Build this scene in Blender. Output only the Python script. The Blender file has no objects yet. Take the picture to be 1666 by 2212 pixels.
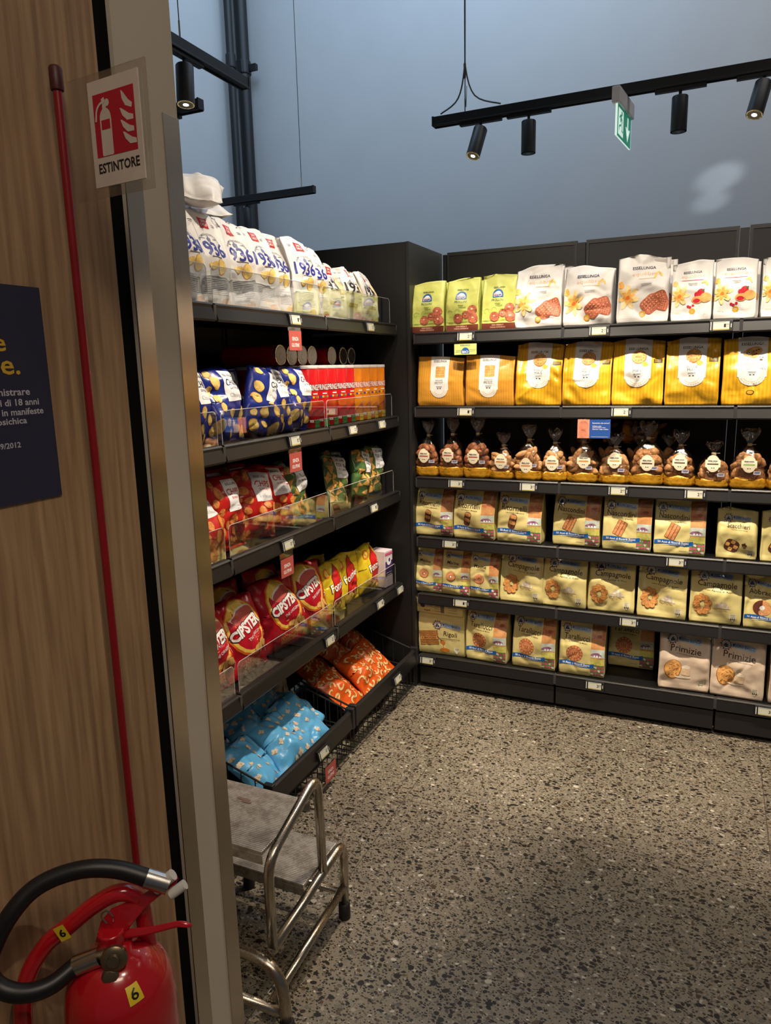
import bpy, math, random
import numpy as np
from mathutils import Vector, Matrix
from math import sin, cos, pi, radians as R

S = bpy.context.scene
COL = S.collection

# ---------------------------------------------------------------- camera
cam = bpy.data.cameras.new('camera')
camo = bpy.data.objects.new('camera', cam)
COL.objects.link(camo)
yaw, pitch, roll = R(24.4), R(11.2), R(-1.4)
F = Vector((-sin(yaw)*cos(pitch), cos(yaw)*cos(pitch), -sin(pitch)))
Rt = Vector((cos(yaw), sin(yaw), 0)); U = Rt.cross(F)
R2 = Rt*cos(roll) + U*sin(roll); U2 = -Rt*sin(roll) + U*cos(roll)
camo.matrix_world = Matrix(((R2.x, U2.x, -F.x, 0), (R2.y, U2.y, -F.y, 0), (R2.z, U2.z, -F.z, 1.55), (0, 0, 0, 1)))
cam.sensor_fit = 'HORIZONTAL'; cam.sensor_width = 36.0; cam.lens = 1560/1666*36.0
cam.clip_start = 0.02; cam.clip_end = 100
S.camera = camo

# ---------------------------------------------------------------- world, exposure
w = bpy.data.worlds.new('world'); S.world = w; w.use_nodes = True
w.node_tree.nodes['Background'].inputs[0].default_value = (0.72, 0.74, 0.80, 1)
w.node_tree.nodes['Background'].inputs[1].default_value = 0.075
S.view_settings.view_transform = 'Standard'; S.view_settings.look = 'None'
S.view_settings.gamma = 1; S.view_settings.exposure = 0.0
S.view_settings.use_curve_mapping = False

# ---------------------------------------------------------------- lights
def area(name, loc, target, sx, sy, power, col):
    l = bpy.data.lights.new(name, 'AREA'); l.shape = 'RECTANGLE'; l.size = sx; l.size_y = sy
    l.energy = power; l.color = col
    o = bpy.data.objects.new(name, l); COL.objects.link(o); o.location = loc
    o.rotation_euler = (Vector(target)-Vector(loc)).to_track_quat('-Z', 'Y').to_euler()
def spot(name, loc, target, power, col, size=70, blend=.6, rad=.03):
    l = bpy.data.lights.new(name, 'SPOT'); l.energy = power; l.color = col
    l.spot_size = R(size); l.spot_blend = blend; l.shadow_soft_size = rad
    o = bpy.data.objects.new(name, l); COL.objects.link(o); o.location = loc
    o.rotation_euler = (Vector(target)-Vector(loc)).to_track_quat('-Z', 'Y').to_euler()
WARM = (1.0, .86, .68)
area('skylight_daylight', (-1.8, 4.4, 6.0), (-3.4, 6.2, 3.0), 3.5, 2.0, 105, (.52, .74, 1.0))
area('wall_warm_fill', (1.5, 3.9, 5.8), (1.2, 6.2, 3.0), 3.0, 1.5, 44, (1.0, .95, .90))  # added unseen warm fill, tones down the blue on the right of the wall
# spotlights on overhead tracks: (position on the track, aimed at, power, cone)
AISLE = [((-1.0, 2.2), (-1.0, 3.2, 1.25), 35, 82), ((-.30, 2.2), (-.35, 3.2, 1.25), 35, 82), ((.45, 2.2), (.30, 3.2, 1.25), 35, 82),
         ((-.65, 2.2), (-.75, 3.2, .3), 150, 50), ((.10, 2.2), (.0, 3.2, .3), 150, 50), ((.8, 2.2), (.75, 3.2, .6), 85, 60)]
SIDE = [((-.45, 2.0), (-1.5, 1.95, 1.15), 52, 72), ((-.45, 2.6), (-1.5, 2.60, 1.15), 52, 72), ((-.45, 2.30), (-1.45, 2.20, .3), 110, 50)]
FLOOR_FILL = [((.2, .3), (.2, 1.1, 0), 42, 84), ((1.1, .3), (1.1, 1.1, 0), 42, 84)]  # added overhead fill spots, out of view, to brighten the floor
TZ = 3.04
def lens_at(p, target):
    top = Vector((p[0], p[1], TZ-.066)); d = (Vector(target)-top).normalized(); return top+d*.158, d
for (p, tg, pw, cn) in AISLE+SIDE+FLOOR_FILL:
    spot('track_spot_light', lens_at(p, tg)[0], tg, pw, WARM, cn, .45, .022)
spot('wall_reflection_light', (2.2, 4.6, 3.5), (-.05, 6.2, 2.87), 150, (.8, .9, 1), 4.5, .7, .03)
spot('wall_reflection_light', (2.2, 4.6, 3.3), (-.10, 6.2, 2.71), 130, (.8, .9, 1), 3.4, .7, .03)
for px_, aim_ in ((-1.162, (-.18, -.38, -1)), (.122, (-.22, -.35, -1))):   # the two lit lamps of the long track
    d_ = Vector(aim_).normalized(); spot('track_spot_light', Vector((px_, 3.85, 2.739))+d_*.158, Vector((px_, 3.85, 2.739))+d_*3, 45, WARM, 84, .6, .025)
spot('track_spot_light', (-2.0, 2.56, 2.59), (-1.9, 2.3, 1.0), 12, WARM, 70, .6, .025)
area('panelling_fill', (.5, -.5, 3.2), (-.88, .75, 1.9), .9, .5, 17, (1, .82, .64))  # added unseen fill lamp that lifts the upper wood panelling

# ---------------------------------------------------------------- materials
_m = {}
def nt(name):
    m = bpy.data.materials.new(name); m.use_nodes = True
    return m, m.node_tree.nodes, m.node_tree.links, m.node_tree.nodes['Principled BSDF']
def srgb(r, g, b):
    f = lambda c: (c/255/12.92 if c/255 <= .04045 else ((c/255+.055)/1.055)**2.4)
    return (f(r), f(g), f(b), 1)
def mat(name, rgb, rough=.5, metal=0, bump=0, bscale=60, var=.06, vscale=30, spec=.5, emit=0, coat=0):
    """plain painted / printed material with a slight procedural variation"""
    if name in _m: return _m[name]
    m, N, L, P = nt(name); c = srgb(*rgb)
    P.inputs['Roughness'].default_value = rough; P.inputs['Metallic'].default_value = metal
    P.inputs['Specular IOR Level'].default_value = spec; P.inputs['Coat Weight'].default_value = coat
    P.inputs['Base Color'].default_value = c
    tc = N.new('ShaderNodeTexCoord')
    if var > 0:
        n = N.new('ShaderNodeTexNoise'); n.inputs['Scale'].default_value = vscale; n.inputs['Detail'].default_value = 4
        L.new(tc.outputs['Object'], n.inputs['Vector'])
        r = N.new('ShaderNodeValToRGB')
        r.color_ramp.elements[0].position = .3; r.color_ramp.elements[1].position = .7
        r.color_ramp.elements[0].color = tuple(x*(1-var) for x in c[:3])+(1,)
        r.color_ramp.elements[1].color = tuple(min(1, x*(1+var)) for x in c[:3])+(1,)
        L.new(n.outputs['Fac'], r.inputs['Fac']); L.new(r.outputs[0], P.inputs['Base Color'])
    if bump > 0:
        n = N.new('ShaderNodeTexNoise'); n.inputs['Scale'].default_value = bscale; n.inputs['Detail'].default_value = 3
        L.new(tc.outputs['Object'], n.inputs['Vector'])
        b = N.new('ShaderNodeBump'); b.inputs['Strength'].default_value = bump; b.inputs['Distance'].default_value = .004
        L.new(n.outputs['Fac'], b.inputs['Height']); L.new(b.outputs[0], P.inputs['Normal'])
    if emit:
        P.inputs['Emission Color'].default_value = c; P.inputs['Emission Strength'].default_value = emit
    _m[name] = m
    return m
def film(name, rgb, rough=.3): return mat(name, rgb, rough, 0, .35, 38, .05, 12, .5)
def ink(name, rgb, var=.0): return mat('ink_'+name, rgb, .38, 0, 0, 60, var, 90, .4)
def food(name, rgb, var=.45, sc=160): return mat('food_'+name, rgb, .5, 0, .3, 220, var, sc, .3)

def striped(name, a, b, per=.011):
    if name in _m: return _m[name]
    m, N, L, P = nt(name)
    tc = N.new('ShaderNodeTexCoord'); w_ = N.new('ShaderNodeTexWave'); w_.bands_direction = 'X'
    w_.inputs['Scale'].default_value = .314/per; w_.inputs['Distortion'].default_value = .15
    r = N.new('ShaderNodeValToRGB'); r.color_ramp.elements[0].position = .42; r.color_ramp.elements[1].position = .58
    r.color_ramp.elements[0].color = srgb(*a); r.color_ramp.elements[1].color = srgb(*b)
    L.new(tc.outputs['Object'], w_.inputs['Vector']); L.new(w_.outputs['Fac'], r.inputs['Fac']); L.new(r.outputs[0], P.inputs['Base Color'])
    n = N.new('ShaderNodeTexNoise'); n.inputs['Scale'].default_value = 38; bp = N.new('ShaderNodeBump')
    bp.inputs['Strength'].default_value = .35; bp.inputs['Distance'].default_value = .004
    L.new(tc.outputs['Object'], n.inputs['Vector']); L.new(n.outputs['Fac'], bp.inputs['Height']); L.new(bp.outputs[0], P.inputs['Normal'])
    P.inputs['Roughness'].default_value = .3
    _m[name] = m; return m

def clear(name, tint=(.97, .98, .98), gl=.035, rough=.03):
    if name in _m: return _m[name]
    m, N, L, P = nt(name); N.remove(P)
    t = N.new('ShaderNodeBsdfTransparent'); t.inputs[0].default_value = tint+(1,)
    g = N.new('ShaderNodeBsdfGlossy'); g.inputs['Roughness'].default_value = rough
    mx = N.new('ShaderNodeMixShader'); lw = N.new('ShaderNodeLayerWeight'); lw.inputs[0].default_value = .25
    ma = N.new('ShaderNodeMath'); ma.operation = 'MULTIPLY_ADD'; ma.inputs[1].default_value = .40; ma.inputs[2].default_value = gl
    ma.use_clamp = True
    L.new(lw.outputs['Fresnel'], ma.inputs[0]); L.new(ma.outputs[0], mx.inputs[0])
    L.new(t.outputs[0], mx.inputs[1]); L.new(g.outputs[0], mx.inputs[2])
    L.new(mx.outputs[0], N['Material Output'].inputs[0])
    if 'film' in name:
        tc = N.new('ShaderNodeTexCoord'); n = N.new('ShaderNodeTexNoise'); n.inputs['Scale'].default_value = 45
        b = N.new('ShaderNodeBump'); b.inputs['Strength'].default_value = .9; b.inputs['Distance'].default_value = .006
        L.new(tc.outputs['Object'], n.inputs['Vector']); L.new(n.outputs['Fac'], b.inputs['Height']); L.new(b.outputs[0], g.inputs['Normal'])
    _m[name] = m; return m

def mat_floor():
    m, N, L, P = nt('terrazzo')
    tc = N.new('ShaderNodeTexCoord'); O = tc.outputs['Object']
    def noise(sc, det=2, vec=O):
        n = N.new('ShaderNodeTexNoise'); n.inputs['Scale'].default_value = sc; n.inputs['Detail'].default_value = det
        L.new(vec, n.inputs['Vector']); return n
    def ramp(fac, stops):
        r = N.new('ShaderNodeValToRGB'); e = r.color_ramp.elements
        while len(e) < len(stops): e.new(.5)
        for i, (p, c) in enumerate(stops): e[i].position = p; e[i].color = c if len(c) == 4 else srgb(*c)
        L.new(fac, r.inputs[0]); return r
    base = ramp(noise(9, 6).outputs[0], [(.3, (108, 98, 82)), (.5, (120, 110, 94)), (.72, (132, 122, 105))])
    cur = base.outputs[0]
    fine = ramp(noise(420, 3).outputs[0], [(.35, (98, 88, 72)), (.62, (154, 145, 128))])
    mx = N.new('ShaderNodeMix'); mx.data_type = 'RGBA'; mx.inputs[0].default_value = .5
    L.new(cur, mx.inputs[6]); L.new(fine.outputs[0], mx.inputs[7]); cur = mx.outputs[2]
    for sc, thr, keep, rnd in ((125, .56, .24, 1.0), (60, .53, .32, 1.0), (28, .48, .64, .95)):
        mp = N.new('ShaderNodeMapping'); mp.inputs['Rotation'].default_value = (0, 0, sc*.13); mp.inputs['Location'].default_value = (sc*.37, sc*.11, 0)
        mp.inputs['Scale'].default_value = (1, 1.35, 1)
        ds = N.new('ShaderNodeMix'); ds.data_type = 'RGBA'; ds.blend_type = 'LINEAR_LIGHT'; ds.inputs[0].default_value = .42/sc
        nn = noise(sc*.55, 0)
        L.new(O, ds.inputs[6]); L.new(nn.outputs['Color'], ds.inputs[7]); L.new(ds.outputs[2], mp.inputs[0])
        v = N.new('ShaderNodeTexVoronoi'); v.voronoi_dimensions = '2D'; v.inputs['Scale'].default_value = sc; v.inputs['Randomness'].default_value = rnd
        L.new(mp.outputs[0], v.inputs['Vector'])
        sep = N.new('ShaderNodeSeparateColor'); L.new(v.outputs['Color'], sep.inputs[0])
        # threshold: zero for dropped cells, otherwise a random size
        a = N.new('ShaderNodeMath'); a.operation = 'SUBTRACT'; a.use_clamp = True; L.new(sep.outputs[0], a.inputs[0]); a.inputs[1].default_value = keep
        b = N.new('ShaderNodeMath'); b.operation = 'POWER'; L.new(a.outputs[0], b.inputs[0]); b.inputs[1].default_value = .45
        c = N.new('ShaderNodeMath'); c.operation = 'MULTIPLY'; L.new(b.outputs[0], c.inputs[0]); c.inputs[1].default_value = thr
        d = N.new('ShaderNodeMath'); d.operation = 'SUBTRACT'; L.new(c.outputs[0], d.inputs[0]); L.new(v.outputs['Distance'], d.inputs[1])
        e = N.new('ShaderNodeMath'); e.operation = 'MULTIPLY'; e.use_clamp = True; L.new(d.outputs[0], e.inputs[0]); e.inputs[1].default_value = 24
        col = ramp(sep.outputs[1], [(0, (26, 23, 20)), (.45, (36, 32, 28)), (.62, (84, 68, 50)), (.78, (96, 94, 90)), (.9, (128, 117, 100)), (1, (190, 182, 168))])
        mx = N.new('ShaderNodeMix'); mx.data_type = 'RGBA'
        L.new(e.outputs[0], mx.inputs[0]); L.new(cur, mx.inputs[6]); L.new(col.outputs[0], mx.inputs[7]); cur = mx.outputs[2]
    sp = N.new('ShaderNodeSeparateXYZ'); L.new(O, sp.inputs[0])
    jm = None
    for ax, off in (('X', .95), ('Y', -2.2)):
        a = N.new('ShaderNodeMath'); a.operation = 'ADD'; L.new(sp.outputs[ax], a.inputs[0]); a.inputs[1].default_value = off
        b = N.new('ShaderNodeMath'); b.operation = 'PINGPONG'; L.new(a.outputs[0], b.inputs[0]); b.inputs[1].default_value = .6
        c = N.new('ShaderNodeMath'); c.operation = 'LESS_THAN'; L.new(b.outputs[0], c.inputs[0]); c.inputs[1].default_value = .0013
        if jm is None: jm = c
        else:
            d = N.new('ShaderNodeMath'); d.operation = 'MAXIMUM'; L.new(jm.outputs[0], d.inputs[0]); L.new(c.outputs[0], d.inputs[1]); jm = d
    mx = N.new('ShaderNodeMix'); mx.data_type = 'RGBA'; L.new(jm.outputs[0], mx.inputs[0]); L.new(cur, mx.inputs[6]); mx.inputs[7].default_value = srgb(70, 62, 52)
    L.new(mx.outputs[2], P.inputs['Base Color'])
    P.inputs['Roughness'].default_value = .42; P.inputs['Specular IOR Level'].default_value = .35
    return m

def mat_wood():
    m, N, L, P = nt('wood_laminate')
    tc = N.new('ShaderNodeTexCoord'); mp = N.new('ShaderNodeMapping'); mp.inputs['Scale'].default_value = (1, 1, .045)
    L.new(tc.outputs['Object'], mp.inputs[0])
    n1 = N.new('ShaderNodeTexNoise'); n1.inputs['Scale'].default_value = 130; n1.inputs['Detail'].default_value = 5; L.new(mp.outputs[0], n1.inputs[0])
    mp2 = N.new('ShaderNodeMapping'); mp2.inputs['Scale'].default_value = (1, 1, .12); L.new(tc.outputs['Object'], mp2.inputs[0])
    n2 = N.new('ShaderNodeTexWave'); n2.bands_direction = 'Y'; n2.inputs['Scale'].default_value = 14; n2.inputs['Distortion'].default_value = 9
    n2.inputs['Detail'].default_value = 3; n2.inputs['Detail Scale'].default_value = 1.2; L.new(mp2.outputs[0], n2.inputs[0])
    r1 = N.new('ShaderNodeValToRGB'); r1.color_ramp.elements[0].position = .3; r1.color_ramp.elements[1].position = .7
    r1.color_ramp.elements[0].color = srgb(126, 98, 70); r1.color_ramp.elements[1].color = srgb(178, 145, 108); L.new(n1.outputs[0], r1.inputs[0])
    r2 = N.new('ShaderNodeValToRGB'); r2.color_ramp.elements[0].color = srgb(140, 108, 78); r2.color_ramp.elements[1].color = srgb(172, 140, 104); L.new(n2.outputs['Fac'], r2.inputs[0])
    mx = N.new('ShaderNodeMix'); mx.data_type = 'RGBA'; mx.inputs[0].default_value = .45; L.new(r1.outputs[0], mx.inputs[6]); L.new(r2.outputs[0], mx.inputs[7])
    L.new(mx.outputs[2], P.inputs['Base Color']); P.inputs['Roughness'].default_value = .55
    b = N.new('ShaderNodeBump'); b.inputs['Strength'].default_value = .12; b.inputs['Distance'].default_value = .001; L.new(n1.outputs[0], b.inputs['Height']); L.new(b.outputs[0], P.inputs['Normal'])
    return m

def mat_steel(name='brushed_steel', rough=.3, col=(178, 168, 155)):
    if name in _m: return _m[name]
    m, N, L, P = nt(name)
    tc = N.new('ShaderNodeTexCoord'); mp = N.new('ShaderNodeMapping'); mp.inputs['Scale'].default_value = (1, 1, .02); L.new(tc.outputs['Object'], mp.inputs[0])
    n = N.new('ShaderNodeTexNoise'); n.inputs['Scale'].default_value = 400; L.new(mp.outputs[0], n.inputs[0])
    mr = N.new('ShaderNodeMapRange'); mr.inputs['To Min'].default_value = rough*.8; mr.inputs['To Max'].default_value = rough*1.25; L.new(n.outputs[0], mr.inputs[0]); L.new(mr.outputs[0], P.inputs['Roughness'])
    P.inputs['Base Color'].default_value = srgb(*col); P.inputs['Metallic'].default_value = 1
    P.inputs['Anisotropic'].default_value = .5
    _m[name] = m; return m

def mat_tread():
    m, N, L, P = nt('ribbed_aluminium')
    tc = N.new('ShaderNodeTexCoord'); w_ = N.new('ShaderNodeTexWave'); w_.bands_direction = 'Y'; w_.inputs['Scale'].default_value = 52; w_.inputs['Distortion'].default_value = 0
    L.new(tc.outputs['Object'], w_.inputs[0])
    n = N.new('ShaderNodeTexNoise'); n.inputs['Scale'].default_value = 22; n.inputs['Detail'].default_value = 8; n.inputs['Roughness'].default_value = .8; L.new(tc.outputs['Object'], n.inputs[0])
    r = N.new('ShaderNodeValToRGB'); r.color_ramp.elements[0].position = .42; r.color_ramp.elements[1].position = .56
    r.color_ramp.elements[0].color = srgb(160, 150, 140); r.color_ramp.elements[1].color = srgb(206, 198, 188); L.new(n.outputs[0], r.inputs[0])
    mx = N.new('ShaderNodeMix'); mx.data_type = 'RGBA'; mx.blend_type = 'MULTIPLY'; mx.inputs[0].default_value = .55
    r2 = N.new('ShaderNodeValToRGB'); r2.color_ramp.elements[0].color = srgb(120, 115, 110); r2.color_ramp.elements[1].color = (1, 1, 1, 1); r2.color_ramp.elements[0].position = .1; r2.color_ramp.elements[1].position = .5
    L.new(w_.outputs['Fac'], r2.inputs[0]); L.new(r.outputs[0], mx.inputs[6]); L.new(r2.outputs[0], mx.inputs[7]); L.new(mx.outputs[2], P.inputs['Base Color'])
    b = N.new('ShaderNodeBump'); b.inputs['Strength'].default_value = .6; b.inputs['Distance'].default_value = .0015; L.new(w_.outputs['Fac'], b.inputs['Height']); L.new(b.outputs[0], P.inputs['Normal'])
    P.inputs['Metallic'].default_value = .75; P.inputs['Roughness'].default_value = .42
    return m

BLACK = mat('black_steel', (15, 15, 16), .45, .0, 0, 60, .1, 20)
RAIL = mat('anthracite_rail', (24, 23, 23), .4, 0, 0, 60, .08, 20)
PANEL = mat('panel_black', (17, 17, 18), .55, 0, 0, 60, .06, 8)
EDGE = mat('panel_edge', (40, 40, 41), .45)
FIX = mat('fixture_black', (28, 29, 31), .5)
STEEL = mat_steel(); TUBE = mat_steel('satin_tube', .26, (190, 178, 162))
ACR = clear('acrylic'); ACRE = mat('acrylic_edge', (196, 190, 186), .25)
WHITE = ink('white', (244, 243, 240)); NAVY = ink('navy', (30, 36, 92)); INKB = ink('black', (32, 30, 34))
RED = ink('red', (190, 30, 32)); GREY = ink('grey', (120, 118, 120)); LGREY = ink('lightgrey', (196, 195, 196))

# ---------------------------------------------------------------- objects
def props(o, label=None, cat=None, group=None, kind=None):
    if label: o['label'] = label
    if cat: o['category'] = cat
    if group: o['group'] = group
    if kind: o['kind'] = kind
    return o
def thing(name, label, cat, loc=(0, 0, 0), rot=(0, 0, 0), group=None):
    o = bpy.data.objects.new(name, None); COL.objects.link(o); o.empty_display_size = .05
    o.location = loc; o.rotation_euler = rot
    return props(o, label, cat, group)
def dup(root, loc, rot, label, group=None, scale=None):
    r = root.copy(); COL.objects.link(r); r.location = loc; r.rotation_euler = rot; r['label'] = label
    if group: r['group'] = group
    if scale: r.scale = scale
    for ch in list(root.children):
        c = ch.copy(); COL.objects.link(c); c.parent = r
        for g in list(ch.children):
            d = g.copy(); COL.objects.link(d); d.parent = c
    return r

class MB:
    def __init__(s): s.v = []; s.f = []; s.m = []
    def add(s, vs, fs, m=0):
        b = len(s.v); s.v += [tuple(map(float, p)) for p in vs]
        for f in fs: s.f.append([i+b for i in f]); s.m.append(m)
    def box(s, x0, x1, y0, y1, z0, z1, m=0, M=None):
        p = [Vector(q) for q in ((x0, y0, z0), (x1, y0, z0), (x1, y1, z0), (x0, y1, z0), (x0, y0, z1), (x1, y0, z1), (x1, y1, z1), (x0, y1, z1))]
        if M is not None: p = [M @ q for q in p]
        s.add(p, [(3, 2, 1, 0), (4, 5, 6, 7), (0, 1, 5, 4), (1, 2, 6, 5), (2, 3, 7, 6), (3, 0, 4, 7)], m)
    def rings(s, rings, m=0, caps=True):
        n = len(rings[0]); vs = [p for r in rings for p in r]; fs = []
        for i in range(len(rings)-1):
            for j in range(n):
                k = (j+1) % n; fs.append((i*n+j, i*n+k, (i+1)*n+k, (i+1)*n+j))
        if caps: fs.append(tuple(range(n))[::-1]); fs.append(tuple((len(rings)-1)*n+j for j in range(n)))
        s.add(vs, fs, m)
    def tube(s, pts, r, seg=10, m=0, smooth=0, flat=1.0):
        pts = [Vector(p) for p in pts]
        if smooth:
            q = []
            for i in range(len(pts)-1):
                p0 = pts[max(i-1, 0)]; p1 = pts[i]; p2 = pts[i+1]; p3 = pts[min(i+2, len(pts)-1)]
                for k in range(smooth):
                    t = k/smooth
                    q.append(.5*((2*p1)+(p2-p0)*t+(2*p0-5*p1+4*p2-p3)*t*t+(3*p1-p0-3*p2+p3)*t**3))
            pts = q+[pts[-1]]
        rs = r if isinstance(r, (list, tuple)) else [r]*len(pts)
        if len(rs) != len(pts): rs = [rs[min(int(i*len(rs)/len(pts)), len(rs)-1)] for i in range(len(pts))]
        d = (pts[1]-pts[0]).normalized(); up = Vector((0, 0, 1)) if abs(d.z) < .9 else Vector((1, 0, 0))
        n = d.cross(up).normalized(); R_ = []
        for i, p in enumerate(pts):
            d = (pts[min(i+1, len(pts)-1)]-pts[max(i-1, 0)]).normalized()
            n = (n-d*n.dot(d)).normalized(); b = d.cross(n)
            R_.append([p+(n*cos(2*pi*j/seg)+b*sin(2*pi*j/seg)*flat)*rs[i] for j in range(seg)])
        s.rings(R_, m)
    def lathe(s, prof, c=(0, 0, 0), seg=24, m=0, M=None, sx=1, sy=1):
        c = Vector(c); R_ = []
        for r, z in prof:
            ring = [Vector((r*cos(2*pi*j/seg)*sx, r*sin(2*pi*j/seg)*sy, z)) for j in range(seg)]
            if M is not None: ring = [M @ p for p in ring]
            R_.append([p+c for p in ring])
        s.rings(R_, m)
    def build(s, name, mats, parent=None, smooth=False, bevel=0):
        me = bpy.data.meshes.new(name); me.from_pydata(s.v, [], s.f)
        for m in (mats if isinstance(mats, (list, tuple)) else [mats]): me.materials.append(m)
        me.polygons.foreach_set('material_index', s.m); me.update()
        if smooth:
            me.polygons.foreach_set('use_smooth', [True]*len(me.polygons))
            if smooth != 'all': me.set_sharp_from_angle(angle=R(42))
        o = bpy.data.objects.new(name, me); COL.objects.link(o)
        if parent: o.parent = parent
        if bevel:
            b = o.modifiers.new('b', 'BEVEL'); b.width = bevel; b.segments = 2; b.limit_method = 'ANGLE'
        return o

# ---------------------------------------------------------------- printed artwork that follows a surface
_txt = {}
def text2d(s, bold=0., shear=0.):
    k = (s, bold, shear)
    if k in _txt: return _txt[k]
    cu = bpy.data.curves.new('t', 'FONT'); cu.body = s; cu.resolution_u = 2; cu.offset = bold; cu.shear = shear; cu.space_line = .95; cu.align_x = 'CENTER'
    ob = bpy.data.objects.new('t', cu); COL.objects.link(ob)
    bpy.context.view_layer.update()
    me = bpy.data.meshes.new_from_object(ob.evaluated_get(bpy.context.evaluated_depsgraph_get()))
    me.calc_loop_triangles()
    v = np.array([tuple(p.co)[:2] for p in me.vertices]) if len(me.vertices) else np.zeros((3, 2))
    f = [tuple(t.vertices) for t in me.loop_triangles]
    bpy.data.objects.remove(ob); bpy.data.curves.remove(cu); bpy.data.meshes.remove(me)
    lo, hi = v.min(0), v.max(0); v = (v-(lo+hi)/2)/np.maximum(hi-lo, 1e-6)
    _txt[k] = (v, f); return _txt[k]
def split(v, f, L):
    v = [tuple(p) for p in v]
    for _ in range(4):
        out = []; ch = False; cache = {}
        def mid(a, b):
            k = (min(a, b), max(a, b))
            if k not in cache: cache[k] = len(v); v.append(((v[a][0]+v[b][0])/2, (v[a][1]+v[b][1])/2))
            return cache[k]
        dl = lambda a, b: math.hypot(v[a][0]-v[b][0], v[a][1]-v[b][1])
        for (a, b, c) in f:
            if max(dl(a, b), dl(b, c), dl(c, a)) > L:
                ch = True; p, q, r = mid(a, b), mid(b, c), mid(c, a)
                out += [(a, p, r), (p, b, q), (r, q, c), (p, q, r)]
            else: out.append((a, b, c))
        f = out
        if not ch: break
    return v, f
class Surf:
    """grid of points P[nv+1][nu+1] seen from its front, w x h metres, x from the middle, z from the bottom"""
    def __init__(s, P, w, h, fine=True): s.P = np.asarray(P, float); s.w = w; s.h = h; s.fine = fine
    def at(s, x, z, off):
        nv, nu = s.P.shape[0]-1, s.P.shape[1]-1
        u = np.clip((np.asarray(x)/s.w+.5)*nu, 0, nu-1e-6); v = np.clip(np.asarray(z)/s.h*nv, 0, nv-1e-6)
        i = u.astype(int); j = v.astype(int); a = (u-i)[:, None]; b = (v-j)[:, None]; P = s.P
        p00, p10, p01, p11 = P[j, i], P[j, i+1], P[j+1, i], P[j+1, i+1]
        p = (p00*(1-a)+p10*a)*(1-b)+(p01*(1-a)+p11*a)*b
        n = np.cross((p10-p00)*(1-b)+(p11-p01)*b, (p01-p00)*(1-a)+(p11-p10)*a)
        n /= np.maximum(np.linalg.norm(n, axis=1), 1e-9)[:, None]
        return p+n*off
def flat(o, ux, uz, w, h):
    o, ux, uz = Vector(o), Vector(ux), Vector(uz)
    return Surf([[tuple(o-ux*w/2), tuple(o+ux*w/2)], [tuple(o-ux*w/2+uz*h), tuple(o+ux*w/2+uz*h)]], w, h, False)
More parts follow.
